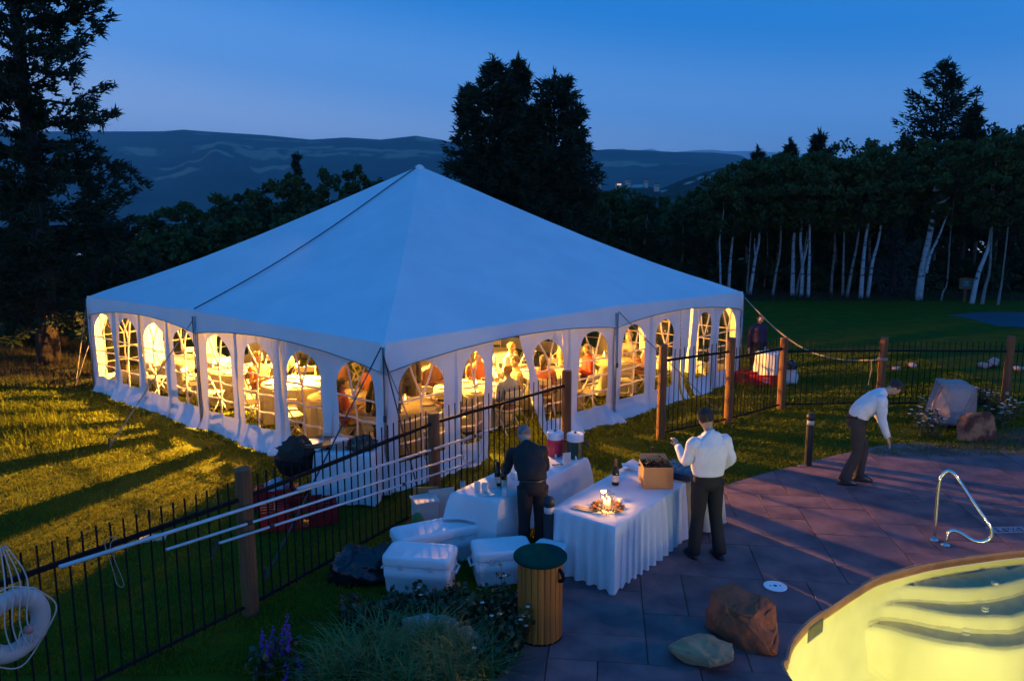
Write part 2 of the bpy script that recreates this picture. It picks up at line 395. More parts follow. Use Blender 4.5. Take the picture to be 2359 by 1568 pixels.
steps = [(-.20, [(1560, 955), (1650, 958), (1800, 968), (2000, 962), (2150, 935), (2258, 905)], [(7.4, 9.02), (8.6, 9.0)]),
         (-.37, [(1400, 1072), (1500, 1092), (1600, 1112), (1750, 1140), (1900, 1155), (2080, 1158), (2258, 1140)], [(7.0, 8.6), (8.6, 8.7)]),
         (-.54, [(1300, 1212), (1400, 1245), (1500, 1278), (1700, 1325), (1900, 1352), (2258, 1362)], [(6.9, 8.25), (8.6, 8.4)])]
for k, (z, cpts, ext) in enumerate(steps):
    fr = [cr3z(x, y, z) for x, y in cpts] + [Vector((a, b, z)) for a, b in ext]
    kk = min(range(len(rim)), key=lambda i: (Vector((rim[i].x, rim[i].y, z)) - fr[0]).length)   # the step runs out of the wall
    outw = lambda i, d: Vector((rim[i].x, rim[i].y, z)) - (ins(rim[i], d) - Vector((rim[i].x, rim[i].y, 0)))
    fr = [outw(max(0, kk - 5), .06), outw(max(0, kk - 3), .0), outw(kk - 1, -.03)] + fr[1:]
    fr = crom(fr, 4); mb = MB()
    lo = [Vector((p.x - .004, p.y - .012, z - (.19 if k < 2 else .74))) for p in fr]
    nose = [Vector((p.x, p.y - .006, z - .045)) for p in fr]; nose1 = [Vector((p.x, p.y + .006, z - .014)) for p in fr]; nose2 = [Vector((p.x, p.y + .035, z)) for p in fr]
    bk = [Vector((p.x - .15, p.y + 2.6, z)) for p in fr]
    mb.m = 0; mb.loft([lo, nose, nose1, nose2], False, False, closed=False)
    mb.m = 1; mb.loft([nose2, bk], False, False, closed=False)
    # trim the tread to the pool outline
    s_ = mb.build('pool_step', [plaster, tread_m], pool, smooth=True)
    bm = bmesh.new(); bm.from_mesh(s_.data)
    bmesh.ops.subdivide_edges(bm, edges=[e for e in bm.edges if e.calc_length() > 1.5], cuts=22)
    bmesh.ops.delete(bm, geom=[f for f in bm.faces if not inside(f.calc_center_median().x, f.calc_center_median().y, pp)], context='FACES')
    bm.to_mesh(s_.data); bm.free()
inlet = M('inlet_white', (.85, .86, .80), (.78, .79, .74), rough=.3, scale=10)
for x, y, z, ax in ((2065, 925, -.195, 'z'), (2000, 1100, -.365, 'z'), (1875, 1255, -.535, 'z'), (918, 1380, -.75, 'w'), (1385, 1562, -1.2, 'f')):
    p = cr3z(x, y, z); mb = MB()
    if ax == 'w':
        nrm = Vector((.85, .1, .5)).normalized(); mb.tube([p - nrm * .05, p + nrm * .03], .055, 12)
    else: mb.lathe([(.02, -.02), (.038, -.01), (.038, .012), (.01, .014)], 12, p)
    mb.build('water_inlet', inlet, pool, smooth=False)
p = cr3(925, 1160); mb = MB()   # skimmer mouth: a solid block, its dark colour painted for the shaded opening
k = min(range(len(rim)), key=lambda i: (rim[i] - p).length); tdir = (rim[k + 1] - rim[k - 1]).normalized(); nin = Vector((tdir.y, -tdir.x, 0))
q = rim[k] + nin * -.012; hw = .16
mb.box(q + Vector((0, 0, -.14)), (hw * 2, .05, .17), math.atan2(tdir.y, tdir.x)); mb.build('skimmer_mouth_shade', M('skimmer_shade', (.10, .10, .075), (.07, .07, .05), rough=.7), pool)
# the pool lamp, set in the near wall below the water
pl = bpy.data.lights.new('pool_lamp', 'AREA'); pl.shape = 'DISK'; pl.size = .2; pl.energy = 112; pl.color = (1, .82, .30); pl.spread = R(178)
plo = bpy.data.objects.new('pool_lamp', pl); C.objects.link(plo); plo.location = (4.9, 4.15, -.31); plo.rotation_euler = (R(84), 0, R(8)); plo.parent = pool
pl2 = pl.copy(); plo2 = bpy.data.objects.new('pool_lamp', pl2); C.objects.link(plo2); plo2.location = (3.45, 4.65, -.31); plo2.rotation_euler = (R(84), 0, R(-25)); plo2.parent = pool; pl2.energy = 40
poly_up = lambda P: sum(P[i - 1].x * P[i].y - P[i].x * P[i - 1].y for i in range(len(P))) > 0
mb = MB(); mb.add([Vector((ins(p, .002).x, ins(p, .002).y, WZ)) for p in (pp if poly_up(pp) else pp[::-1])], [tuple(range(n))])
water = tag(mb.build('water', clear('pool_water', (.93, 1, .90))), kind='structure')

# ------------------------------------------------------------------ hills
def hill(name, ridge, ybot, d0, d1, mat, ncol=160, nrow=40, rough=.02, meadow=(), tree=0, x0=-900, x1=3300, seed=0):
    rx = [p[0] for p in ridge]; ry = [p[1] for p in ridge]
    X = np.linspace(x0, x1, ncol); V = []; A = []
    for i in range(nrow):
        t = i / (nrow - 1)
        for x in X:
            yr = np.interp(x, rx, ry); yb = np.interp(x, *ybot) if isinstance(ybot, tuple) else ybot
            dep = d0 + (d1 - d0) * t
            zb, zt = atd(x, yb, d0).z, atd(x, yr, d1).z
            s = t ** 1.15
            p = atd(x, (yr + yb) / 2, dep); p.z = zb + (zt - zb) * s
            k = noise.multi_fractal(Vector((x * .0045 + seed, t * 1.1, seed)), 1.0, 2.0, 5) - .6
            p.z += (zt - zb) * rough * k * 3 * math.sin(math.pi * t) ** 1.2 * (1 - t) ** .6
            if tree and t > .9: p.z += tree * noise.noise(Vector((x * .35, seed, 0)))
            V.append(p)
            m = 0
            ypx = yb + (yr - yb) * s
            for mx_, my_, mw, mh in meadow:
                q = ((x - mx_) / mw) ** 2 + ((ypx - my_) / mh) ** 2
                m = max(m, (1.15 - q + 1.5 * noise.fractal(Vector((x * .028, ypx * .06, 3)), 1.0, 2.0, 3)) * 1.6)
            A.append(min(1, max(0, m)))
    V.extend([Vector((p.x * 1.25, p.y * 1.25, V[0].z - 60)) for p in V[-ncol:]]); A += [0] * ncol; nrow += 1   # the far side falls away
    fs = [(j * ncol + i, j * ncol + i + 1, (j + 1) * ncol + i + 1, (j + 1) * ncol + i) for j in range(nrow - 1) for i in range(ncol - 1)]
    o = np_obj(name, np.array([tuple(p) for p in V]), np.array(fs), mat, smooth=True)
    at_ = o.data.attributes.new('meadow', 'FLOAT', 'POINT'); at_.data.foreach_set('value', np.array(A, dtype=np.float32))
    return tag(o, kind='structure')
def hillmat(name, c1, c2, meadow, sc_):
    m = M(name, c1, c2, scale=sc_, rough=1, detail=6, spec=0); nt = m.node_tree; L = nt.links
    p = nt.nodes['Principled BSDF']; src = p.inputs['Base Color'].links[0].from_socket
    a = nt.nodes.new('ShaderNodeAttribute'); a.attribute_name = 'meadow'
    x = nt.nodes.new('ShaderNodeMix'); x.data_type = 'RGBA'; L.new(a.outputs['Fac'], x.inputs[0]); L.new(src, x.inputs[6]); x.inputs[7].default_value = (*meadow, 1)
    L.new(x.outputs[2], p.inputs['Base Color']); return m
hm = hillmat('forested_slope', (.030, .060, .060), (.065, .090, .080), (.44, .23, .15), .004)
main = [(-900, 330), (-300, 312), (0, 303), (200, 303), (380, 303), (430, 299), (480, 303), (620, 312), (720, 322), (800, 317), (880, 322), (960, 313), (1010, 321), (1150, 350), (1330, 350), (1400, 344), (1480, 347), (1560, 351), (1640, 352), (1700, 358), (1760, 385), (1850, 396), (2000, 380), (2300, 372), (3300, 380)]
mead = [(470, 318, 30, 4), (640, 334, 80, 4), (520, 383, 70, 18), (980, 324, 30, 11), (730, 362, 70, 6), (820, 378, 70, 8), (680, 388, 60, 12), (960, 378, 90, 8), (900, 395, 80, 8), (600, 408, 60, 14), (760, 400, 60, 10), (470, 430, 90, 4), (620, 445, 60, 5), (410, 455, 60, 6), (1450, 408, 110, 7), (1420, 398, 50, 5), (880, 316, 22, 3), (330, 380, 50, 14)]
hill('hillside', main, 540, 1500, 3600, hm, 430, 84, .055, mead, seed=1, x0=-260, x1=2300)
fm = hillmat('far_range_rock', (.22, .20, .24), (.30, .26, .28), (.3, .25, .25), .0008)
hill('mountain_range', [(-900, 352), (1100, 350), (1180, 345), (1380, 346), (1405, 347), (1430, 341), (1455, 349), (1500, 343), (1530, 353), (1590, 347), (1640, 345), (1670, 349), (1720, 348), (1800, 352), (1900, 358), (1960, 370), (2050, 366), (2120, 374), (2300, 366), (3300, 360)], 420, 7000, 9500, fm, 260, 14, .05, seed=5)
nm = hillmat('near_hill_scrub', (.030, .034, .026), (.075, .058, .046), (.42, .33, .29), .02)
hill('hill', [(1380, 470), (1480, 447), (1520, 436), (1560, 418), (1620, 397), (1660, 387), (1700, 386), (1760, 400), (1850, 430), (2000, 470)], 480, 520, 900, nm, 150, 36, .06,
     [(1618, 420, 22, 10), (1590, 432, 16, 6), (1660, 424, 6, 4), (1700, 417, 9, 5), (1565, 428, 4, 2), (1640, 404, 5, 3), (1525, 445, 12, 4)], tree=1.2, x0=1380, x1=2000, seed=9)
hill('knoll', [(1300, 445), (1420, 438), (1460, 426), (1480, 425), (1510, 436), (1540, 450)], 475, 620, 820, hillmat('knoll_scrub', (.032, .036, .03), (.06, .05, .045), (.45, .36, .33), .03), 60, 18, .05,
     [(1465, 430, 18, 7), (1440, 437, 12, 5)], x0=1300, x1=1540, seed=13)
# the small village on the bench below the hills
hw_, hr_ = M('house_wall', (.55, .42, .34), (.48, .36, .29), rough=.8), M('house_roof', (.16, .11, .10), (.12, .08, .075), rough=.8)
litw = M('lit_window', (1, .7, .4), rough=.4, emit=(1, .55, .25), estr=1.6)
for px, py, w, lit, lab in ((1378, 424, 9, 0, 'tiny far house at the left end of the valley village'), (1424, 427, 12, 1, 'far house with a glowing lit front in the valley village'), (1446, 421, 10, 0, 'far pinkish house higher up right of the lit house'), (1488, 422, 9, 0, 'pale far house below the foot of the wooded hill'), (1512, 431, 11, 0, 'low pale far house nearest to the cliffs')):
    p = atd(px, py + 3, 610); t = thing('house', lab, 'house', p, R(rnd.uniform(-20, 20)), 'houses of the far valley village')
    mb = MB(); mb.box((0, 0, .2), (w * .34, 3, 2.6 + 3)); mb.build('wall', hw_, t)
    mb = MB(); a, b, z = w * .19, 1.8, 2.9
    mb.add([(-a, -b, z), (a, -b, z), (a, b, z), (-a, b, z), (-a * .9, 0, z + 1.2), (a * .9, 0, z + 1.2)], [(0, 1, 5, 4), (2, 3, 4, 5), (1, 2, 5), (3, 0, 4), (3, 2, 1, 0)]); mb.build('roof', hr_, t)
    for k in range(3):
        mb = MB(); mb.box(((k - 1) * w * .1, -1.52, 1.6), (w * .07, .06, .9)); mb.build('window', litw if lit else M('dark_pane', (.05, .05, .06), rough=.1), t)
# ------------------------------------------------------------------ the marquee
ZE = 2.25
tent = thing('marquee', 'large white peaked marquee with arched clear windows, glowing from inside', 'tent', tuple(TA))
tent_c = (TA + TB + TC + TD) / 4
apex = Vector((-2.17, 18.14, 5.26))
def sidept(P, Q, t, z): p = P.lerp(Q, t); return Vector((p.x, p.y, z))
def onray(P, Q, px, py):   # height and place where a seen point lies above the wall line
    d = ray(px, py); e = Q - P; det = -e.x * d.y + d.x * e.y
    s = (P.x * d.y - P.y * d.x) / det; p = P.lerp(Q, s); k = p.y / d.y
    return s, H + d.z * k
sides = [('AB', TA, TB), ('AC', TA, TC), ('BD', TB, TD), ('CD', TC, TD)]
midT = {'AB': onray(TA, TB, 453, 716)[0], 'AC': onray(TA, TC, 1415, 705)[0], 'BD': .5, 'CD': .5}
midZ = {'AB': onray(TA, TB, 453, 716)[1], 'AC': onray(TA, TC, 1415, 705)[1], 'BD': 2.33, 'CD': 2.33}
nrmS = {}
for nme, P, Q in sides:
    e = (Q - P).normalized(); nv = Vector((e.y, -e.x, 0))
    if nv.dot((P + Q) / 2 - tent_c) < 0: nv = -nv
    nrmS[nme] = nv
def eave(nme, t):
    tm, zm = midT[nme], midZ[nme]
    return ZE + (zm - ZE) * (t / tm if t < tm else (1 - t) / (1 - tm))
ends = {'AB': ('A', 'B'), 'AC': ('A', 'C'), 'BD': ('B', 'D'), 'CD': ('C', 'D')}
corn = {k: sum((nrmS[n] for n in nrmS if k in ends[n]), Vector()) * .03 for k in 'ABCD'}
def eoff(nme, t):
    a = min(1, t / .02); b = min(1, (1 - t) / .02)
    return corn[ends[nme][0]] * (1 - a) + corn[ends[nme][1]] * (1 - b) + nrmS[nme] * .03 * min(a, b)
# roof: eight panels, each hung between the peak, a corner and the middle of a side
for nme, P, Q in sides:
    for h in (0, 1):
        ta, tb = (0, midT[nme]) if h == 0 else (midT[nme], 1)
        N = 18; mb = MB(); idx = {}
        for i in range(N + 1):
            for j in range(i + 1):
                s = i / N; w = j / i if i else 0
                t = ta + (tb - ta) * w
                e = sidept(P, Q, t, eave(nme, t)) + eoff(nme, t)
                p = apex.lerp(e, s)
                sag = .17 * math.sin(math.pi * s) ** 1.0 * (s ** .4) + .05 * math.sin(math.pi * w) * s * (1 - s) * 3
                if i in (0,): sag = 0
                p.z -= sag * (1 if i < N else 0)
                p.z += .012 * math.sin(math.pi * s) * noise.noise(Vector((p.x * 1.3, p.y * 1.3, 0)))
                if s > .82: p.z += .02 * math.sin(w * 46) * (s - .82) * (1 - s) / .0081 * (1 if (w < .25 or w > .75) else .2)
                idx[i, j] = len(mb.v); mb.v.append(tuple(p))
        for i in range(N):
            for j in range(i + 1):
                mb.f.append((idx[i, j], idx[i + 1, j], idx[i + 1, j + 1])); mb.mi.append(0)
                if j < i: mb.f.append((idx[i, j], idx[i + 1, j + 1], idx[i, j + 1])); mb.mi.append(0)
        mb.build('roof_panel', fabric, tent, smooth=True, world=True)
    # valance: two scalloped lengths a side
    for h in (0, 1):
        ta, tb = (0, midT[nme]) if h == 0 else (midT[nme], 1)
        N = 40; rows = []; K = 5
        for k in range(K + 1):
            row = []
            for i in range(N + 1):
                w = i / N; t = ta + (tb - ta) * w; zt = eave(nme, t)
                zb = zt - (.43 - .20 * math.sin(math.pi * w) ** .8)
                f = k / K; z = zt + (zb - zt) * f
                cr_ = max(0, .2 - min(w, 1 - w)) / .2
                o = .03 + .035 * f + .014 * math.sin(w * 70 + f * 5) * cr_ * f + .012 * f * noise.noise(Vector((w * 14, f * 2, h + 5)))
                row.append(sidept(P, Q, t, z) + nrmS[nme] * o)
            rows.append(row)
        mb = MB(); mb.loft(rows, False, False, closed=False); mb.build('valance', fabric, tent, smooth=True, world=True)
        bot = rows[-1]; mb = MB(); mb.tube([p + nrmS[nme] * .004 for p in bot[::2]], .008, 5); mb.build('valance_hem', M('hem_grey', (.16, .17, .2), (.12, .13, .16), rough=.8), tent, world=True)
# walls
def wall_panel(nme, P, Q, t0, t1, b0=None, b1=None, win=True, amp=.03, seed=0, skirt=1.0):
    b0 = t0 if b0 is None else b0; b1 = t1 if b1 is None else b1
    L = (Q - P).length; nv = nrmS[nme]; TOPZ = 2.10
    def pt(u, z, off=0.0):
        f = z / TOPZ; t = (t0 + (t1 - t0) * u) * f + (b0 + (b1 - b0) * u) * (1 - f)
        s = t * L
        d = amp * math.sin(s * 13 + seed + .9 * math.sin(z * 2.1 + seed)) * (.35 + .65 * (1 - abs(z - 1.0) / 1.2))
        d += .03 * noise.noise(Vector((s * 2.2 + seed, z * 1.6, seed))) * min(1, (TOPZ - z) / .4)
        sh = .022 * noise.noise(Vector((s * 1.7, z * 3.1, seed + 9)))    # edges wander sideways a little
        zz = z
        if z < .36:
            q = (.36 - z) / .36
            d += skirt * q ** 1.6 * (.12 + .05 * math.sin(s * 2.3) + .09 * noise.noise(Vector((s * 2.2, 0, 3.3))) + .05 * noise.noise(Vector((s * 7, z * 4, 1))))
            zz = max(.012, z) + .05 * q * max(0, noise.noise(Vector((s * 6, 1, 2)))) ** 1 * (1 if z < .2 else .4)
        p = P.lerp(Q, t + sh / L); return Vector((p.x, p.y, zz)) + nv * (d + off)
    uw0, uw1, zs, zsp, za = .19, .81, .39, 1.45, 1.90
    if not win:
        rows = [[pt(u / 18, z) for u in range(19)] for z in (.0, .06, .14, .24, .36, .6, .9, 1.2, 1.5, 1.8, 2.1)]
        mb = MB(); mb.loft(rows, False, False, closed=False); return mb.build('wall_panel', wallfab, tent, smooth=True, world=True)
    def arch(u):
        q = (u - (uw0 + uw1) / 2) / ((uw1 - uw0) / 2); q = max(-1, min(1, q)); return zsp + (za - zsp) * math.sqrt(max(0, 1 - q * q))
    mb = MB(); zr = [.0, .06, .14, .24, .36, .39, .6, .8, 1.0, 1.2, 1.4, 1.6, 1.8, 2.1]
    for ua, ub in ((0, uw0), (uw1, 1)):
        mb.loft([[pt(ua + (ub - ua) * k / 5, z) for k in range(6)] for z in zr], False, False, closed=False)
    NU = 16; us = [(uw0 + uw1) / 2 - (uw1 - uw0) / 2 * math.cos(math.pi * k / NU) for k in range(NU + 1)]
    mb.loft([[pt(u, z) for u in us] for z in (.0, .06, .14, .24, .36, zs)], False, False, closed=False)
    mb.loft([[pt(u, arch(u) + (2.1 - arch(u)) * f) for u in us] for f in (0, .4, 1)], False, False, closed=False)
    pan = mb.build('wall_panel', wallfab, tent, smooth=True, world=True)
    mb = MB(); mb.loft([[pt(u, zs + (arch(u) - zs) * f, -.002) for u in us] for f in [k / 12 for k in range(13)]], False, False, closed=False)
    mb.build('window_pane', vinyl, pan, smooth=True, world=True)
    def bar(uz0, uz1, nseg=10, w=.017):
        a, b = Vector((uz0[0], uz0[1])), Vector((uz1[0], uz1[1])); W = (t1 - t0) * L
        pts = [pt(*(a.lerp(b, k / nseg)), .012) for k in range(nseg + 1)]
        m = MB(); m.tube(pts, w * 1.05, 4, sq=True); m.build('window_bar', strap, pan, world=True)
    um = (uw0 + uw1) / 2
    bar((um, zs), (um, 1.33))
    for s_ in (-1, 1): bar((um, 1.33), (um + s_ * .155, arch(um + s_ * .155)), 6)
    for z in (.68, 1.0, 1.33): bar((uw0 + .004, z), (uw1 - .004, z + .01))
    # hem of the window
    return pan
AB8 = [(k / 8, (k + 1) / 8) for k in range(8)]
tm = midT['AB']
for k, (a, b) in enumerate(AB8):
    # panels are spaced evenly along each half
    f = lambda t: t / .5 * tm if t <= .5 else tm + (t - .5) / .5 * (1 - tm)
    wall_panel('AB', TA, TB, f(a) - .004, f(b) + .004, amp=.028 + .008 * (k % 3), seed=k * 1.7)
wall_panel('AC', TA, TC, -.004, .130, seed=3, amp=.018)
wall_panel('AC', TA, TC, .126, .205, .126, .192, seed=4.4, amp=.05)
wall_panel('AC', TA, TC, .262, .392, .322, .396, seed=6.1, amp=.045)
wall_panel('AC', TA, TC, .388, .523, seed=7, amp=.03, skirt=1.6)
wall_panel('AC', TA, TC, .517, .641, seed=8.3, amp=.02)
wall_panel('AC', TA, TC, .633, .745, seed=9.9, amp=.03)
wall_panel('AC', TA, TC, .748, .783, .752, .768, win=False, seed=10, amp=.05)
wall_panel('AC', TA, TC, .797, .894, .79, .894, seed=11.5, amp=.03)
wall_panel('AC', TA, TC, .886, 1.003, seed=12.9, amp=.02)
for nme, P, Q in sides[2:]:
    for k in range(8): wall_panel(nme, P, Q, k / 8 - .004, (k + 1) / 8 + .004, seed=20 + k * 1.3 + (5 if nme == 'CD' else 0))
# legs and the webbing that straps them down
legs = [('A', TA, None), ('B', TB, None), ('C', TC, None), ('D', TD, None)] + [(n_, sidept(P, Q, midT[n_], 0), nrmS[n_]) for n_, P, Q in sides]
for n_, p, nv in legs:
    o = (p - tent_c); o.z = 0; o = o.normalized() * .07 if nv is None else nv * .05
    if nv is not None: p = p + nv * .0
    mb = MB(); b = p + o; mb.tube([b, b + Vector((0, 0, 2.2))], .026, 8); mb.box(b + Vector((0, 0, .01)), (.14, .14, .016))
    mb.build('leg', alu, tent, smooth=True, world=True)
    mb = MB(); q = b + o.normalized() * .045; mb.tube([q + Vector((0, 0, 2.2)), q + Vector((0, 0, 1.15))], .011, 4, sq=True); mb.box(q + Vector((0, 0, 1.15)), (.04, .04, .09)); mb.build('ratchet_strap', drope_m, tent, world=True)
for n_, p, nv in legs[:4]:
    o = (p - tent_c); o.z = 0; o = o.normalized() * .02; mb = MB(); b = p + o; mb.tube([b + Vector((0, 0, 1.80)), b + Vector((0, 0, 2.1)), b + Vector((0, 0, 2.262))], [.075, .065, .045], 10); mb.build('corner_sleeve', fabric, tent, smooth=True, world=True)
mb = MB(); mb.lathe([(.13, -.10), (.12, -.02), (.07, .03), (.02, .05)], 12, apex + Vector((0, 0, -.01))); mb.build('peak_cap', fabric, tent, smooth=True, world=True)
for n_ in ('AB',):
    P, Q = TA, TB; e = sidept(P, Q, midT[n_], midZ[n_] + .02) + nrmS[n_] * .05
    pts = []
    for k in range(19):
        s = k / 18; p = apex.lerp(e, s); p.z -= .17 * math.sin(math.pi * s) * s ** .4 - .022; pts.append(p)
    mb = MB(); mb.tube(pts, .013, 5); mb.build('roof_rope', drope_m, tent, world=True)

# ------------------------------------------------------------------ guy ropes
stake_m = M('iron_stake', (.06, .05, .045), (.04, .03, .03), rough=.7)
def guy(a, b, label, sag=.0, dark=False, r=.011, stake=True, split=0):
    t = thing('guy_rope', label, 'rope', tuple(b), 0, 'guy ropes of the marquee')
    n = 10; pts = [a.lerp(b, k / n) + Vector((0, 0, -sag * math.sin(math.pi * k / n))) for k in range(n + 1)]
    mb = MB(); mb.tube(pts, r, 5)
    if split: mb.tube([p + Vector((split * (1 - k / n), .02, 0)) for k, p in enumerate(pts)], r, 5)
    mb.build('line', drope_m if dark else rope_m, t, world=True)
    if stake:
        mb = MB(); mb.tube([b + Vector((0, 0, -.05)), b + (a - b).normalized() * .0 + Vector((.02, 0, .16))], .016, 6); mb.ball(b + Vector((.02, 0, .17)), .026, 8, 6); mb.build('stake', stake_m, t, world=True)
Atop = TA + Vector((-.03, -.09, 2.2))
guy(Atop, at(606, 1341), 'long dark guy rope from the front corner to the lawn by the big fence post', dark=True, r=.012)
guy(Atop + Vector((.03, 0, -.1)), at(968, 1150), 'short guy rope falling right from the front corner leg', dark=True)
guy(Atop + Vector((.05, 0, -.2)), at(1010, 1128), 'second short rope beside the front corner leg, nearest the middle fence post', r=.009)
Mt = sidept(TA, TB, midT['AB'], midZ['AB'] - .18) + nrmS['AB'] * .1
guy(Mt, at(250, 1032), 'tan guy rope slanting across the left windows to a stake in the lit grass')
Bt = TB + Vector((-.08, -.02, 2.1))
guy(Bt, at(174, 888), 'pair of ropes dropping from the far left corner of the roof', split=.35)
Mt2 = sidept(TA, TC, midT['AC'], midZ['AC'] - .1) + nrmS['AC'] * .1
guy(Mt2, at(1668, 962), 'guy rope from the middle of the right side running past the gate bars')

# ------------------------------------------------------------------ lights inside
lamp_col = (1, .50, .09)
bulb_col = (1, .44, .065)
def lampat(p, power, rad=.06):
    l = bpy.data.lights.new('lamp_light', 'POINT'); l.energy = power; l.color = bulb_col; l.shadow_soft_size = rad
    o = bpy.data.objects.new('lamp_light', l); C.objects.link(o); o.location = p; return o
def hanging(p, power, label, n=1, drop=.5):
    t = thing('hanging_lamp', label, 'lamp', tuple(p), 0, 'lamps hung inside the marquee')
    mb = MB(); mb.tube([(0, 0, .1), (0, 0, drop)], .012, 5); mb.build('cord', black, t)
    for k in range(n):
        a = 2 * math.pi * k / n; c = Vector((.22 * math.cos(a), .22 * math.sin(a), 0)) if n > 1 else Vector((0, 0, 0))
        mb = MB(); mb.lathe([(.02, .13), (.045, .10), (.05, .05)], 10, c); mb.build('socket', black, t)
        mb = MB(); mb.ball(c + Vector((0, 0, .02)), .05, 10, 8); b = mb.build('bulb', bulbm, t, smooth=True)
    l = lampat(Vector((0, 0, -.10)), power, .08); l.parent = t
    return t
def flood(p, aim, power, label, cone=118):
    d = Vector(aim).normalized(); t = thing('flood_lamp', label, 'lamp', tuple(p), 0, 'flood lamps hung inside the marquee')
    mb = MB(); mb.tube([Vector((0, 0, .1)), Vector((0, 0, 1.2))], .012, 5); mb.build('hanger', black, t)
    mb = MB(); mb.tube([-d * .20, -d * .19, -d * .06, d * .0], [.03, .06, .075, .10], 14, cap=False); mb.build('housing', alu, t, smooth=True)
    mb = MB(); mb.ball(-d * .07, .045, 10, 8); mb.build('bulb', bulbm, t, smooth=True)
    l = bpy.data.lights.new('lamp_light', 'SPOT'); l.energy = power; l.color = lamp_col; l.shadow_soft_size = .07; l.spot_size = R(cone); l.spot_blend = .35
    o = bpy.data.objects.new('lamp_light', l); C.objects.link(o); o.parent = t; o.location = d * .02; o.rotation_euler = d.to_track_quat('-Z', 'Y').to_euler()
    return t
flood(Vector((-3.4, 17.0, 2.42)), Vector((-.90, -.42, -.17)), 30000, 'flood lamp hung left of the middle, turned to the left windows', 122)
flood(Vector((-2.7, 16.9, 2.42)), Vector((.93, -.36, -.15)), 12000, 'flood lamp hung in the middle, turned to the doorway side', 120)
def tp(s, t, z=0): p = TA + (TB - TA) * s + (TC - TA) * t; return Vector((p.x, p.y, z))
for s, t, w, lab in ((.13, .36, 110, 'bare bulb hung just inside the doorway'), (.13, .62, 110, 'bare bulb glowing in the window right of the middle leg'), (.40, .13, 110, 'bare bulb hung behind the windows of the left side'),
                     (.72, .13, 110, 'bare bulb hung near the far left corner'), (.14, .88, 80, 'bare bulb hung near the right corner')):
    hanging(tp(s, t, 1.95), w, lab, 1, .45)

# ------------------------------------------------------------------ tables and chairs inside
tcm = linen
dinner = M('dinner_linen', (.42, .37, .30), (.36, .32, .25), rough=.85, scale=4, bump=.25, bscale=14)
def cloth_round(rad, hgt, mat, seed, drop=None):
    mb = MB(); n = 64; rings = []
    for f, dz in ((.02, 0), (.5, .001), (.95, .0), (1.0, -.012), (1.015, -.06), (1.04, -.2), (1.08, -.42), (1.12, -hgt + (.06 if drop is None else hgt - drop))):
        ring = []
        for k in range(n):
            a = 2 * math.pi * k / n
            w = max(0, -dz) / hgt; r = rad * f * (1 + w * .10 * math.sin(a * 11 + seed) + w * .05 * math.sin(a * 5 + seed * 2))
            ring.append(Vector((r * math.cos(a), r * math.sin(a), hgt + dz)))
        rings.append(ring)
    mb.loft(rings, True, False); return mb
def make_lantern(p, label, power=26):
    t = thing('candle_lantern', label, 'candle', tuple(p), 0, 'candle lanterns on the tables in the tent')
    mb = MB(); mb.lathe([(.05, 0), (.055, .01), (.055, .19)], 14); mb.build('glass_jar', glassm, t, smooth=True)
    mb = MB(); mb.lathe([(.032, .004), (.034, .085), (.02, .09)], 12); mb.build('candle', wax, t, smooth=True)
    mb = MB(); mb.lathe([(.004, .09), (.014, .11), (.010, .135), (.002, .165)], 8); mb.build('flame', flame, t, smooth=True)
    l = lampat(Vector((0, 0, .26)), power, .05); l.parent = t
where = ['in the front corner', 'behind the third left window', 'by the middle left leg', 'behind the fifth left window', 'in the far left corner',
         'inside the doorway', 'right of the doorway', 'past the middle right leg', 'on the mid floor', 'at the far right back']
sidew = ['right of its table', 'far right of its table', 'far side of its table', 'left of its table', 'near left of its table', 'near side of its table', 'near right of its table']
TT = [(.165, .155, 'round table under white cloth just inside the front corner'), (.30, .135, 'round table behind the second and third left windows'), (.46, .15, 'round table behind the middle leg of the left side'),
      (.66, .15, 'round table behind the fifth and sixth left windows'), (.86, .15, 'round table in the far left corner of the tent'),
      (.185, .33, 'round table with white cloth seen through the doorway'), (.17, .53, 'round table behind the windows right of the doorway'), (.17, .72, 'round table behind the first windows past the middle leg'),
      (.44, .40, 'round table in the middle of the tent floor'), (.44, .64, 'round table farther back seen through the right windows')]
tables = []
for i, (s, t_, lab) in enumerate(TT):
    p = tp(s, t_); t = thing('round_table', lab, 'table', tuple(p), rnd.random() * 6, 'round tables in the marquee')
    r_ = .70 if i != 1 else .6
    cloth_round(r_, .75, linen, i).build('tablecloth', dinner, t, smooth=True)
    mb = MB(); mb.lathe([(r_ - .02, .715), (r_ - .02, .742)], 32); mb.build('tabletop', M('plywood', (.35, .24, .13), (.28, .19, .1), rough=.7), t)
    mb = MB(); mb.lathe([(.3, 0), (.3, .03), (.05, .06), (.045, .715)], 14); mb.build('pedestal', black, t, smooth=True)
    tables.append((p, r_))
for i, (dx, dy, lab) in enumerate(((.1, .05, 'candle lantern on the front corner table'), (0, 0, 'candle lantern on the table behind the third left window'), (.1, 0, 'candle lantern on the table by the middle left leg'),
                                    (0, .1, 'candle lantern on the table behind the fifth left window'), (0, 0, 'candle lantern on the far left corner table'), (.15, -.1, 'candle lantern on the doorway table'),
                                    (-.1, .1, 'candle lantern on the table right of the doorway'), (0, .1, 'candle lantern on the table past the middle leg'))):
    make_lantern(tables[i][0] + Vector((dx, dy, .752)), lab, 10 if i < 3 else 7)
platem = M('china_plate', (.8, .78, .74), (.74, .72, .68), rough=.25)
mb = MB(); mb.lathe([(.06, 0), (.075, .004), (.13, .018), (.128, .022), (.07, .008)], 20); plate0 = mb.build('plate', platem, smooth=True)
first = True
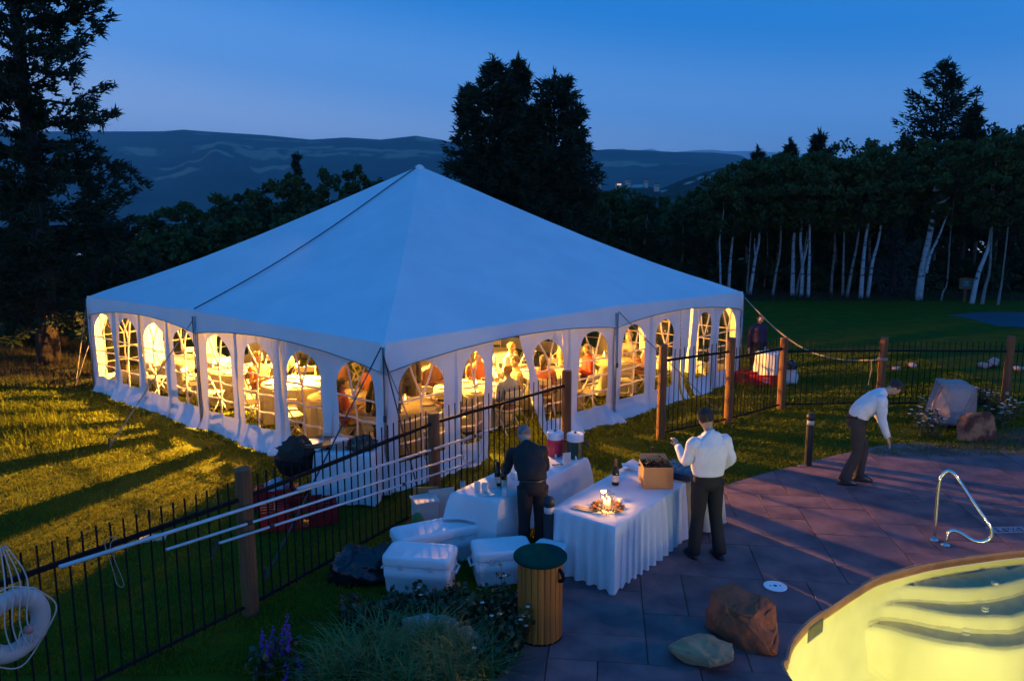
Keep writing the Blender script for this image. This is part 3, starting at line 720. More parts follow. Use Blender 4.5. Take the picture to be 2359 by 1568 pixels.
for i, (p, r_) in enumerate(tables[:8]):
    for k in range(4):
        a = k * 1.57 + i; q = p + Vector((math.cos(a) * (r_ - .2), math.sin(a) * (r_ - .2), .755))
        o = plate0 if first else plate0.copy()
        if not first: C.objects.link(o)
        first = False; o.location = q; tag(o, 'white dinner plate on the round table ' + where[i], 'plate', 'plates on the table ' + where[i])
def make_chair():
    t = thing('folding_chair', 'x', 'chair', (0, 0, 0), 0, 'white folding chairs in the marquee')
    mb = MB(); mb.rrect([(.44, .20, .19, .03), (.465, .205, .195, .03), (.47, .195, .185, .03)]); mb.build('seat', chairw, t)
    for s in (-1, 1):
        mb = MB(); mb.tube([(s * .21, -.22, 0), (s * .21, .02, .44), (s * .21, .22, .84)], .016, 4, sq=True); mb.build('back_leg', chairw, t)
        mb = MB(); mb.tube([(s * .185, .20, 0), (s * .185, -.16, .45)], .015, 4, sq=True); mb.build('front_leg', chairw, t)
    for z, y, hh in ((.78, .19, .12), (.62, .11, .05)):
        mb = MB(); mb.box((0, y, z), (.40, .022, hh)); mb.build('back_rail', chairw, t)
    for z, y in ((.13, .13), (.12, -.155)):
        mb = MB(); mb.tube([(-.19, y, z), (.19, y, z)], .010, 5); mb.build('stretcher', chairw, t)
    return t
chair0 = make_chair(); chair_used = [False]; seats = []
def tent_uv(q):
    e1, e2 = TB - TA, TC - TA; d = q - TA; det = e1.x * e2.y - e1.y * e2.x
    return (d.x * e2.y - d.y * e2.x) / det, (e1.x * d.y - e1.y * d.x) / det
for i, (p, r_) in enumerate(tables):
    n = 6 if i not in (1,) else 5; a0 = (0.3, 1.0, .6, .2, .9, -1.72, .4, .8, .1, .5)[i]
    for k in range(n):
        a = a0 + 2 * math.pi * k / n; q = p + Vector((math.cos(a), math.sin(a), 0)) * (r_ + .30)
        u, v = tent_uv(q)
        if min(u, v) < .045 or max(u, v) > .955 or any((q - tables[j][0]).length < tables[j][1] + .2 for j in range(len(tables)) if j != i): continue
        if any((q - s_[0]).length < .5 for s_ in seats): continue
        lab = 'white folding chair ' + where[i] + ', ' + sidew[int(((a + .45) % (2 * math.pi)) / (2 * math.pi) * 7)]
        rz = a - math.pi / 2 + rnd.uniform(-.2, .2)
        if not chair_used[0]: chair0.location = q; chair0.rotation_euler = (0, 0, rz); chair0['label'] = lab; chair_used[0] = True
        else: dup(chair0, q, rz, lab)
        seats.append((q, rz, i, lab))
# ------------------------------------------------------------------ pool fence
post_pts = {k: at(*v) for k, v in dict(P0=(578, 1412), P1=(1002, 1172), P2=(1303, 1050), P3=(1521, 1008), P4=(1676, 975), P5=(1797, 941), P6=(2024, 938), P7=(2312, 940)).items()}
post_top = dict(P0=1078, P1=950, P2=853, P3=793, P4=778, P5=778, P6=776, P7=774)
def fence(name, label, chain, posts, spacing, hzs=None):
    base = chain[0]; t = thing(name, label, 'fence', tuple(base))
    first = None
    mb = MB(); mb.tube([(0, 0, .07), (0, 0, 1.45), (0, 0, 1.456)], [.0085, .0085, .004], 4, sq=True); pk = mb.build('picket', black, t); used_ = False
    for i in range(len(chain) - 1):
        hz = hzs[i] if hzs else 1.45
        a, b = chain[i], chain[i + 1]; d = b - a; L = d.length; e = d.normalized(); rz = math.atan2(e.y, e.x)
        for z, w, h in ((.10, .026, .026), (hz - .20, .034, .040)):
            c = (a + b) / 2; c = Vector((c.x, c.y, 0)) - base; c.z = z
            m2 = MB(); m2.box(c, (L - .16, w, h), rz); m2.build('rail', black, t)
        n = int((L - .2) / spacing)
        for k in range(n):
            q = a + e * (.12 + (L - .24) * (k + .5) / n) - base
            q.z = rnd.uniform(-.01, .01)
            if not used_: pk.location = q; used_ = True
            else: inst(pk, 'picket', t, q, (0, 0, rz)).scale = (1, 1, hz / 1.45)
    for key, top in posts:
        p = key if isinstance(key, Vector) else post_pts[key]
        zt = atd(CX, top, p.y).z if top else 1.45
        mb = MB(); r = .083
        mb.lathe([(r * 1.02, -.05), (r * 1.02, .2), (r, .8), (r * .98, zt - .02), (r * .9, zt)], 14, p - base); mb.build('post', wood, t, smooth=False); smooth_angle(t.children[-1], 35)
    return t
Pm = at(-170, 1790); Pm2 = Pm + (Pm - post_pts['P0']).normalized() * 1.6
fence('pool_fence', 'black picket fence with round timber posts running from the life ring to the drink coolers', [Pm, post_pts['P0'], post_pts['P1'], post_pts['P2']],
      [(Pm, None), ('P0', post_top['P0']), ('P1', post_top['P1']), ('P2', post_top['P2'])], .118)
fence('pool_fence', 'black picket fence with round timber posts right of the gate opening', [post_pts['P3'], post_pts['P4'], post_pts['P5'], post_pts['P6'], post_pts['P7'], post_pts['P7'] + Vector((2.6, .1, 0)), post_pts['P7'] + Vector((5, 1.2, 0))],
      [(k, post_top[k]) for k in ('P3', 'P4', 'P5', 'P6', 'P7')] + [(post_pts['P7'] + Vector((2.6, .1, 0)), 772)], .118, [1.66, 1.52, 1.45, 1.45, 1.45, 1.45])
collar = M('post_collar', (.35, .33, .32), (.28, .26, .25), rough=.7)
# long rope from the far corner to the fence post
ctop = TC + Vector((.1, -.05, 2.12)); pe = atd(2030, 828, post_pts['P6'].y - .1)
t = thing('rope', 'long sagging rope from the right tent corner to a fence post', 'rope', tuple(pe))
pp_ = [ctop.lerp(pe, k / 16) - Vector((0, 0, .55 * math.sin(math.pi * k / 16))) for k in range(17)]
mb = MB(); mb.tube(pp_, .016, 5); mb.build('line', rope_m, t, world=True)
mb = MB(); mb.lathe([(.10, -.03), (.105, 0), (.10, .03)], 12, Vector((post_pts['P6'].x, post_pts['P6'].y, pe.z))); mb.build('loop', rope_m, t, world=True)
h0 = pp_[15] ; mb = MB(); mb.tube([h0, h0 + Vector((.02, 0, -.2)), h0 + Vector((-.03, 0, -.55))], .010, 5); mb.build('loose_end', rope_m, t, world=True)

# ------------------------------------------------------------------ pool tools hung along the fence
fe = (post_pts['P1'] - post_pts['P0']).normalized(); fn = Vector((fe.y, -fe.x, 0))
def onf(px, py, off=.10): return atplane(px, py, post_pts['P0'] + fn * (.02 + off), fn)
hook = M('black_rubber', (.012, .012, .013), (.02, .02, .02), rough=.6)
def pool_pole(a, b, r, label, mids=()):
    A_, B_ = onf(*a), onf(*b); t = thing('pool_pole', label, 'pole', tuple(A_), 0, 'pool cleaning poles hung on the fence')
    mb = MB(); mb.tube([A_, B_], r, 10); mb.build('shaft', polem, t, smooth=True, world=True)
    for f in mids:
        p = A_.lerp(B_, f); e = (B_ - A_).normalized(); mb = MB(); mb.tube([p - e * .03, p + e * .03], r * 1.5, 10); mb.build('clamp', hook, t, smooth=True, world=True)
    return t, A_, B_
t, A_, B_ = pool_pole((137, 1305), (1112, 998), .017, 'uppermost silver pole on the fence, with a thick sleeve and hook end', (.79, .96))
s0, s1 = A_.lerp(B_, .40), A_.lerp(B_, .53); up = Vector((0, 0, .03)); mb = MB(); mb.tube([s0 + up, s1 + up], .024, 10); mb.build('sleeve', polem, t, smooth=True, world=True)
mb = MB(); mb.tube(crom([onf(1070, 1012), onf(1110, 996), onf(1145, 985)], 4), .016, 8); mb.build('tip', polem, t, smooth=True, world=True)
pool_pole((383, 1265), (1072, 1046), .014, 'middle silver pole on the fence, with a bright shaft', (.19,))
pool_pole((505, 1250), (1096, 1062), .014, 'lowest silver pole on the fence', (.14, .62))
t = thing('leaf_net', 'metal hoop of a leaf net hung by the fence pole ends', 'net', tuple(onf(1090, 1030)))
mb = MB(); mb.tube(crom([onf(1065, 1046), onf(1068, 1015), onf(1085, 1002), onf(1106, 1012), onf(1108, 1040), onf(1096, 1058), onf(1072, 1062), onf(1065, 1046)], 4), .009, 6); mb.build('hoop', polem, t, smooth=True, world=True)
mb = MB(); mb.tube([onf(499, 1240, .05), onf(495, 1262, .06), onf(488, 1288, .06)], .014, 6); tag(mb.build('strap', hook, base=tuple(onf(490, 1285, .05))), 'short black strap dangling from the fence left of the big post', 'strap')
mb = MB(); mb.tube(crom([onf(245, 1242), onf(242, 1256), onf(260, 1310), onf(270, 1345), onf(285, 1343), onf(252 + 2, 1300 - 40), onf(268, 1238), onf(250, 1236)], 5), .004, 5); tag(mb.build('cord', rope_m, base=tuple(onf(262, 1300))), 'thin cord looped over the fence rail above the lawn', 'cord')

# ------------------------------------------------------------------ life ring
lc = onf(28, 1440, .16); t = thing('life_ring', 'off white life ring hung on the fence at the left edge', 'life ring', tuple(lc))
ringm = M('life_ring_foam', (.52, .44, .42), (.43, .36, .35), rough=.65, scale=5, bump=.15); cordm = M('ring_cord', (.55, .50, .46), (.45, .4, .37), rough=.9)
R0, r0 = .205, .068; mb = MB(); rings = []
ex = fe; ez = Vector((0, 0, 1)); ey = fn
for i in range(40):
    a = 2 * math.pi * i / 40; c = ex * math.cos(a) + ez * math.sin(a)
    rings.append([c * (R0 + r0 * math.cos(b)) + ey * (.8 * r0 * math.sin(b)) for b in [2 * math.pi * k / 14 for k in range(14)]])
rings.append(rings[0]); mb.loft(rings, False, False); mb.build('ring', ringm, t, smooth=True)
for a in (50, 140, 230, 320):
    mb = MB(); rr = []
    for da in (-4, 4):
        c = ex * math.cos(R(a + da)) + ez * math.sin(R(a + da)); rr.append([c * (R0 + (r0 + .004) * math.cos(b)) + ey * ((.8 * r0 + .004) * math.sin(b)) for b in [2 * math.pi * k / 14 for k in range(14)]])
    mb.loft(rr, False, False); mb.build('band', cordm, t, smooth=True)
for a in (50, 140, 230, 320):
    p0, p1, pm = [(ex * math.cos(R(q)) + ez * math.sin(R(q))) for q in (a, a + 90, a + 45)]
    mb = MB(); mb.tube(crom([p0 * (R0 + r0 + .01), pm * (R0 + r0 + .05) + Vector((0, 0, -.02)), p1 * (R0 + r0 + .01)], 6), .006, 5); mb.build('grab_line', cordm, t)
for k in range(4):
    x = -.09 + .05 * k; mb = MB(); top = Vector((0, 0, .62)) + ex * (-.02 + .012 * k)
    mb.tube(crom([top, ex * (x + .04) + ez * .35 + ey * .07, ex * x + ez * .05 + ey * .09, ex * (x + .05) + ez * -.16 + ey * .08, ex * (x + .1) + ez * -.02 + ey * .09], 5), .0055, 5); mb.build('throw_line', cordm, t)
mb = MB(); mb.ball(ex * .06 + ez * -.03 + ey * .1, .035, 8, 6); mb.build('float', M('pink_float', (.55, .22, .18), (.45, .18, .15), rough=.5), t, smooth=True)

# ------------------------------------------------------------------ bar tables under linen
def quadpts(a, b, c, d, z): return [at(*p, z) for p in (a, b, c, d)]
def skirted(name, label, cat, Q, z, mode, hem, mat=linen, group=None, flare=.05, amp=.02, freq=40, seed=0):
    # Q: four top corners, anticlockwise seen from above
    cxy = sum(Q, Vector()) / 4; base = Vector((cxy.x, cxy.y, 0)); t = thing(name, label, cat, tuple(base), 0, group)
    pts = []; cor = []
    for i in range(4):
        a, b = Q[i], Q[(i + 1) % 4]; L = (b - a).length; n = max(6, int(L / .014)); rr = .05
        for k in range(n): pts.append((a.lerp(b, k / n), L * k / n + i * 3.1, min(k, n - k) / n * L))
    rows = []
    rz_ = [(-.0, 0, 0), (-.006, .012, 0), (-.03, .018, .15), (-.12, .02, .55), (-.3, .03, .9), (-.5, .04, 1.0), (hem - z, .05, 1.1)]
    for dz, out, ff in rz_:
        row = []
        for p, s, e in pts:
            o = (p - cxy); o.z = 0; o = o.normalized()
            fr_ = freq
            k_ = math.sin(s * fr_ + seed + .6 * math.sin(s * 7)) if mode == 'pleat' else (.6 * math.sin(s * 6 + seed) + .4 * math.sin(s * 13 + seed * 2))
            if mode == 'pleat': k_ = abs(k_) ** .6 * (1 if k_ > 0 else -1)
            cornf = math.exp(-(e / .12) ** 2) * (1.8 if mode != 'pleat' else .9)
            hz_ = 0
            if mode != 'pleat' and dz == hem - z: hz_ = -.10 * math.exp(-(e / .18) ** 2) + .012 * math.sin(s * 5)
            q = p + o * (out * flare / .05 + amp * k_ * ff + .045 * cornf * ff); q.z = max(.012, z + dz + hz_)
            if mode != 'pleat' and p.x < -.38: q.z = max(q.z, .455 + .01 * math.sin(s * 9))
            row.append(q - base)
        rows.append(row)
    mb = MB(); mb.loft([[Vector((cxy.x, cxy.y, z)) - base + (p - Vector((0, 0, p.z)) - (Vector((cxy.x, cxy.y, 0)) - base)) * f + Vector((0, 0, .0)) for p in rows[0]] for f in (.01, .5)] + rows, True, False)
    cl = mb.build('tablecloth' if mode != 'pleat' else 'pleated_skirt', mat, t, smooth=True); smooth_angle(cl, 55)
    mb = MB(); c2 = [Vector((p.x, p.y, 0)) - base for p in Q]; mb.loft([[p * .97 + Vector((0, 0, z - .035)) for p in c2], [p * .97 + Vector((0, 0, z - .008)) for p in c2]]); mb.build('tabletop', MATS['plywood'], t)
    for p in c2:
        mb = MB(); mb.tube([p * .85, p * .85 + Vector((0, 0, z - .035))], .014, 6); mb.build('leg', alu, t)
    return t
Q1 = quadpts((1043, 1133), (1151, 1152), (1349, 1054), (1259, 1034), .75)
skirted('bar_table', 'long back bar table under a loosely draped white cloth beside the fence', 'table', Q1, .75, 'drape', .22, amp=.03, flare=.09, seed=1)
Q2 = quadpts((1271, 1169), (1418, 1213), (1577, 1112), (1452, 1066), .75)
skirted('bar_table', 'front bar table with pleated white skirt down to the patio', 'table', Q2, .75, 'pleat', .02, amp=.030, freq=46, flare=.05, seed=2)
# small cream-clothed table behind the front one, with the rack of glasses
ct = at(1592, 1100, .74); ct2 = Vector((ct.x + .12, ct.y + .28, 0)); t = thing('side_table', 'small round side table under a cream cloth next to the waiter', 'table', tuple(ct2))
cloth_round(.34, .72, creamlin, 4).build('tablecloth', creamlin, t, smooth=True); mb = MB(); mb.lathe([(.33, .69), (.33, .714)], 24); mb.build('tabletop', MATS['plywood'], t); mb = MB(); mb.lathe([(.2, 0), (.2, .02), (.03, .05), (.03, .69)], 12); mb.build('pedestal', black, t)
bluep = M('dark_blue_plastic', (.006, .016, .06), (.01, .022, .07), rough=.4)
rk = at(1565, 1098, .76); rk.z = .757
t = thing('glass_rack', 'dark blue rack holding upturned glasses at the far end of the front bar table', 'rack', (rk.x + .02, rk.y + .1, .757), R(-38))
mb = MB(); mb.box((0, 0, .012), (.46, .42, .02)); mb.build('base', bluep, t)
for s in (-1, 1):
    mb = MB(); mb.box((0, s * .2, .05), (.46, .014, .07)); mb.build('side', bluep, t); mb = MB(); mb.box((s * .223, 0, .05), (.014, .386, .07)); mb.build('side', bluep, t)
mb = MB(); mb.lathe([(.034, 0), (.036, .002), (.030, .115), (.027, .118), (.032, .006)], 12); g0 = mb.build('tumbler', glassm, smooth=True); fst = True
rkx = Vector(t.location)
for i in range(4):
    for j in range(4):
        x, y = -.15 + .1 * i, -.14 + .093 * j; c, s = math.cos(R(-38)), math.sin(R(-38))
        gobj = g0 if fst else g0.copy()
        if not fst: C.objects.link(gobj)
        fst = False; gobj.location = (rkx.x + c * x - s * y, rkx.y + s * x + c * y, rkx.z + .024); tag(gobj, 'upturned clear tumbler standing in the dark blue rack', 'glass', 'tumblers in the blue rack')

# ------------------------------------------------------------------ things on the bar tables
def put(px, py, z=.756): return at(px, py, z)
def wine(p, label, h=.30, gold=True, rad=.040):
    t = thing('wine_bottle', label, 'bottle', tuple(p), rnd.random() * 6, 'bottles on the bar tables')
    k = h / .30
    mb = MB(); mb.lathe([(rad * .9, 0), (rad, .006 * k), (rad, .155 * k), (rad * .8, .19 * k), (.016, .225 * k), (.0145, .285 * k), (.017, .287 * k), (.016, .30 * k)], 16); mb.build('body', bottle, t, smooth=True)
    mb = MB(); mb.lathe([(.0175, .222 * k), (.0165, .286 * k), (.019, .289 * k), (.018, .303 * k)], 14); mb.build('capsule', foil if gold else M('dark_capsule', (.03, .01, .012), (.02, .008, .01), rough=.4), t, smooth=True)
    mb = MB(); mb.lathe([(rad + .001, .045 * k), (rad + .001, .12 * k)], 16); mb.m = 0; o = mb.build('label', paperl, t, smooth=True)
    bm = bmesh.new(); bm.from_mesh(o.data); bmesh.ops.delete(bm, geom=[f for f in bm.faces if len(f.verts) > 4 or f.calc_center_median().y > .01], context='FACES'); bm.to_mesh(o.data); bm.free()
    return t
wine(put(1417, 1116), 'champagne bottle with gold neck standing behind the glowing candle', .33, True, .046).rotation_euler = (0, 0, .2)
wine(put(1146, 1118), 'dark wine bottle, left of the pair by the bartender', .31, False)
wine(put(1160, 1126), 'dark wine bottle, nearest of the pair by the bartender', .32, False, .042)
wine(put(1502, 1082), 'green bottle neck rising behind the cardboard box', .31, False)
def cup(px, py, label, h=.11, clearg=False, r=.036):
    p = put(px, py); mb = MB(); mb.lathe([(r * .8, 0), (r * .82, .002), (r * 1.06, h), (r * 1.0, h), (r * .76, .008)], 14)
    return tag(mb.build('tumbler' if clearg else 'paper_cup', glassm if clearg else cupm, base=None, smooth=True), label, 'cup', 'cups on the back bar table'), p
for px, py, lab, cg in ((1066, 1128, 'clear glass with a glint at the near left corner of the back bar table', True), (1099, 1130, 'white paper cup, left of the pair near the table end', False), (1116, 1133, 'white paper cup, right of the pair near the table end', False),
                        (1162, 1142, 'white paper cup beside the wine bottles', False), (1180, 1102, 'clear glass behind the wine bottles', True), (1196, 1097, 'clear glass beside the bartender, farthest along the table', True)):
    o, p = cup(px, py, lab, clearg=cg); o.location = p
t = thing('tea_light', 'small flickering candle in a glass dish behind the wine bottles', 'candle', tuple(put(1192, 1084)))
mb = MB(); mb.lathe([(.05, 0), (.07, .02), (.075, .05)], 14); mb.build('dish', glassm, t, smooth=True); mb = MB(); mb.lathe([(.012, .02), (.010, .05), (.002, .06)], 8); mb.build('flame', flame, t)
mb = MB(); p = put(1135, 1122); mb.loft([[Vector((-.06, -.02, 0)), Vector((.05, .0, 0)), Vector((.06, .05, 0)), Vector((-.05, .04, 0))], [Vector((-.05, .0, .09)), Vector((.02, .02, .12)), Vector((.03, .04, .10)), Vector((-.04, .03, .13))]]); tag(mb.build('paper_bag', cupm), 'crumpled white paper bag standing left of the wine bottles', 'bag').location = p
mb = MB(); p = put(1128, 1139); mb.box((0, 0, .006), (.24, .09, .010), .2); tag(mb.build('paper_stack', cupm), 'flat stack of napkins lying before the wine bottles', 'napkins').location = p
# drink jugs
def jug(px, py, label, mat, spout=True):
    p = at(px, py, .756); t = thing('drinks_cooler', label, 'drinks cooler', tuple(p), 0, 'round drinks coolers on the back bar table')
    r = .115
    mb = MB(); mb.lathe([(r * .93, 0), (r, .02), (r, .235), (r * 1.02, .24)], 24); mb.build('body', mat, t, smooth=True); smooth_angle(t.children[-1], 50)
    mb = MB(); mb.lathe([(r * 1.03, .24), (r * 1.03, .325), (r * .97, .337), (r * .3, .340)], 24); mb.build('lid', lidw, t, smooth=True); smooth_angle(t.children[-1], 50)
    mb = MB(); mb.lathe([(.02, .338), (.02, .352), (.012, .358)], 10, (.0, .02, 0)); mb.build('vent_cap', hook, t)
    mb = MB(); mb.tube(crom([(r, 0, .21), (r + .05, -.03, .20), (r + .075, -.06, .16)], 4), .016, 6); mb.build('handle', hook, t)
    mb = MB(); mb.tube([(0, -r, .04), (0, -r - .05, .04), (0, -r - .055, .015)], .013, 6); mb.build('tap', lidw, t)
    return t
jug(1278, 1047, 'red drinks cooler with white lid at the far end of the back bar table', pinkp)
jug(1324, 1052, 'dark green drinks cooler with white lid right of the red one', greenp)
mb = MB(); mb.box((0, 0, .09), (.11, .012, .17), .3); tag(mb.build('sign_card', cupm), 'small white card propped before the drinks coolers', 'card').location = put(1305, 1071)
mb = MB(); mb.tube([(-.09, 0, .008), (.09, .02, .008)], .008, 5); tag(mb.build('corkscrew', hook), 'thin black tool lying on the back bar table below the drinks coolers', 'tool').location = put(1286, 1071)
# cardboard box with wilted leaves
bp_ = at(1515, 1118, .756); ang = math.atan2((Q2[2] - Q2[1]).y, (Q2[2] - Q2[1]).x)
t = thing('cardboard_box', 'open brown cardboard box on the front bar table', 'box', (bp_.x - .02, bp_.y + .06, .756), ang - R(52))
W_, D_, H_ = .36, .34, .27
bc = [at(1432, 1112, .756), at(1505, 1139, .756)]
for (cxx, cyy, w, d) in ((0, -D_ / 2, W_, .008), (0, D_ / 2, W_, .008), (-W_ / 2, 0, .008, D_ - .01), (W_ / 2, 0, .008, D_ - .01)):
    mb = MB(); mb.box((cxx, cyy, H_ / 2), (w, d, H_)); mb.build('side', card, t)
mb = MB(); mb.box((0, 0, .006), (W_ - .02, D_ - .02, .01)); mb.build('bottom', card, t)
for sy, tilt in ((1, 70), (-1, 8)):
    mb = MB(); a_ = R(tilt); y0 = sy * D_ / 2; dy = .12 * math.cos(R(60)) * sy
    mb.add([(-W_ / 2, y0, H_), (W_ / 2, y0, H_), (W_ / 2 - .02, y0 + (.05 if sy > 0 else -.004), H_ + (.06 if sy > 0 else -.13)), (-W_ / 2 + .02, y0 + (.05 if sy > 0 else -.004), H_ + (.06 if sy > 0 else -.13))], [(0, 1, 2, 3)])
    if sy > 0: mb.build('flap', card, t)
V = []; Fc = []
wl_ = M('wilted_leaves', (.035, .022, .016), (.06, .035, .02), rough=.9)
for k in range(120):
    c = rng.normal(0, 1, 3) * (.07, .07, .022) + (0, 0, .262); d = rng.normal(0, 1, 3); d /= np.linalg.norm(d); e_ = np.cross(d, rng.normal(0, 1, 3)); e_ /= np.linalg.norm(e_); b_ = len(V)
    V += [c - d * .03, c + e_ * .016, c + d * .035, c - e_ * .016]; Fc.append((b_, b_ + 1, b_ + 2, b_ + 3))
tag(np_obj('leaf_clippings', np.array(V), np.array(Fc), wl_, loc=(t.location.x, t.location.y, .756)), 'dark wilted leaf clippings piled in the open cardboard box', 'leaves', kind='stuff')
mb = MB(); mb.loft([[Vector((-.2 + .4 * i / 8, -.1 + .2 * j / 4, .02 + .03 * math.sin(i * 1.3 + j) + .05 * (j == 4))) for i in range(9)] for j in range(5)], False, False, closed=False)
tag(mb.build('napkin', linen, smooth=True), 'crumpled white cloth lying behind the cardboard box', 'napkin').location = put(1468, 1079)
# candle centrepiece
cp = at(1398, 1172, .756)
t = thing('candle_centrepiece', 'square glass candle holder ringed with autumn leaves on the front bar table', 'candle', tuple(cp), R(12))
w = .062
for k in range(4):
    a = k * math.pi / 2; mb = MB(); c = Vector((math.cos(a) * w, math.sin(a) * w, .105)); mb.box(c, (.006, w * 2, .20), a); mb.build('glass_side', glassm, t)
for (x, y, h) in ((0, -.01, .075), (.028, .02, .10), (-.026, .018, .09)):
    mb = MB(); mb.lathe([(.020, .004), (.021, h), (.012, h + .003)], 12, (x, y, 0)); mb.build('candle', wax, t, smooth=True)
    mb = MB(); mb.lathe([(.003, h + .003), (.008, h + .012), (.006, h + .024), (.001, h + .040)], 8, (x, y, 0)); mb.build('flame', flame, t, smooth=True)
l = lampat(Vector((0, -.012, .17)), 16, .03); l.parent = t
lv = [M('leaf_rust', (.30, .07, .015), (.20, .05, .012), rough=.7, scale=30), M('leaf_gold', (.34, .20, .03), (.25, .14, .02), rough=.7, scale=30), M('leaf_olive', (.07, .08, .02), (.05, .05, .015), rough=.7, scale=30)]
V = []; Fc = []; mi = []
for k in range(330):
    a = rng.uniform(0, 6.283); r = .085 + .10 * rng.random() ** .8; z = .02 + .05 * (1 - (r - .085) / .12) * rng.random()
    c = np.array([r * math.cos(a), r * math.sin(a), z]); d = np.array([math.cos(a), math.sin(a), rng.uniform(-.2, .7)]) + rng.normal(0, .35, 3); d /= np.linalg.norm(d)
    e_ = np.cross(d, rng.normal(0, 1, 3)); e_ /= np.linalg.norm(e_); b_ = len(V); s_ = rng.uniform(.02, .045)
    V += [c - d * s_ * .4, c + e_ * s_ * .3, c + d * s_, c - e_ * s_ * .3]; Fc.append((b_, b_ + 1, b_ + 2, b_ + 3)); mi.append(int(rng.choice(3, p=[.35, .25, .4])))
np_obj('leaf_wreath', np.array(V), np.array(Fc), lv, parent=t, mi=mi)
mb = MB(); mb.box((0, 0, .005), (.26, .12, .008), -.5); tag(mb.build('clipboard', M('tan_board', (.42, .33, .24), (.36, .28, .2), rough=.7)), 'tan board lying flat left of the candle leaves', 'board').location = put(1345, 1172)
mb = MB(); mb.lathe([(.03, 0), (.032, .07), (.028, .07)], 14); tag(mb.build('paper_cup', cupm, smooth=True), 'small white cup just right of the glowing candle', 'cup').location = put(1427, 1160)

# ------------------------------------------------------------------ ice chests
def ice_chest(label, p, rz, L, D, Hh):
    t = thing('ice_chest', label, 'ice chest', tuple(p), rz, 'white ice chests by the bar')
    mb = MB(); a, b = L / 2, D / 2
    mb.rrect([(0, a * .90, b * .86, .05), (.02, a * .92, b * .88, .05), (Hh * .40, a * .945, b * .93, .05), (Hh * .42, a * .965, b * .955, .05), (Hh * .60, a * .975, b * .965, .05), (Hh * .62, a * .96, b * .945, .05), (Hh * .72, a * .965, b * .95, .05), (Hh * .73, a * .93, b * .90, .05), (Hh * .76, a * .93, b * .90, .05)], seg=5); smooth_angle(mb.build('body', plastic, t), 40)
    mb = MB(); mb.rrect([(Hh * .755, a * .99, b * .99, .06), (Hh * .775, a, b, .06), (Hh * .93, a, b, .06), (Hh * .975, a * .985, b * .975, .06), (Hh * .995, a * .95, b * .92, .06), (Hh, a * .84, b * .78, .05), (Hh * .985, a * .80, b * .74, .05)], seg=5); smooth_angle(mb.build('lid', plastic, t), 50)
    for x in (-.22, .22):
        mb = MB(); mb.box((x * L, -b * .985, Hh * .74), (.05, .022, .06)); mb.build('hinge' if x > 0 else 'latch', plasticg, t)
    for s in (-1, 1):
        mb = MB(); mb.tube([(s * a * .97, -.10, Hh * .60), (s * (a + .035), -.09, Hh * .55), (s * (a + .035), .09, Hh * .55), (s * a * .97, .10, Hh * .60)], .014, 6); mb.build('handle', plasticg, t)
    return t
def fromcorners(a, b, z=0): return at(*a, z), at(*b, z)
# placed from the near bottom edge of each chest
pa, pb = at(889, 1364), at(1029, 1375); e = (pb - pa); L = e.length * 1.12; rz = math.atan2(e.y, e.x); nrm = Vector((-e.y, e.x, 0)).normalized()
ice_chest('large white ice chest in front, lid seen in full, left of the trash can', (pa + pb) / 2 + nrm * .19, rz, L, .43, .43)
pa, pb = at(925, 1292), at(1108, 1215); pa2 = at(916, 1300)
e = at(1111, 1205, .42) - at(918, 1243, .42); L = max(1.0, e.length); rz = math.atan2(e.y, e.x)
mid = (at(1111, 1212, .36) + at(925, 1262, .36)) / 2; nrm = Vector((-e.y, e.x, 0)).normalized()
ice_chest('long white ice chest behind, standing against the back bar table', Vector((mid.x, mid.y, 0)) + nrm * .2, rz, L * 1.02, .42, .43)
pa, pb = at(1090, 1355), at(1205, 1350); e = pb - pa; nrm = Vector((-e.y, e.x, 0)).normalized()
ice_chest('white ice chest half hidden behind the trash can', pa + e.normalized() * .33 + nrm * .24, math.atan2(e.y, e.x) + R(6), .66, .42, .40)
ice_chest('white ice chest right of the trash can under the front bar table corner', at(1290, 1368) + Vector((-.16, .25, 0)), R(62), .55, .36, .41)

# ------------------------------------------------------------------ trash can with timber slats
cb = at(1243, 1462); t = thing('trash_can', 'round timber slatted trash can with dark green lid at the patio edge', 'trash can', tuple(cb))
HR, RR = .80, .215
mb = MB(); mb.lathe([(RR - .03, .0), (RR - .03, HR - .02)], 24); mb.build('liner', black, t)
mb = MB(); mb.lathe([(RR + .004, .0), (RR + .004, .03)], 28); mb.build('base_ring', black, t)
mb = MB(); n = 22; hw = math.pi / n * .92
mb.loft([[Vector((RR * math.sin(a) * k, -RR * math.cos(a) * k, z)) for a, k in ((-hw, 1), (-hw / 2, 1.012), (0, 1.014), (hw / 2, 1.012), (hw, 1), (hw, .9), (-hw, .9))] for z in (.02, .025, HR - .01, HR - .005)])
sl0 = mb.build('slat', slatm, t)
for k in range(1, n): inst(sl0, 'slat', t, (0, 0, rnd.uniform(-.004, .004)), (0, 0, 2 * math.pi * k / n))
mb = MB(); mb.lathe([(RR + .035, HR), (RR + .045, HR + .012), (RR + .045, HR + .03), (RR + .03, HR + .045), (RR * .6, HR + .052), (.02, HR + .055)], 36); smooth_angle(mb.build('lid', lidg, t), 40)
mb = MB(); mb.tube(crom([(RR * .80, -RR * .60, HR - .05), (RR * .95, -RR * .72, HR - .09), (RR * .97, -RR * .74, HR - .15), (RR * .80, -RR * .60, HR - .17)], 4), .018, 6); mb.build('handle', black, t)

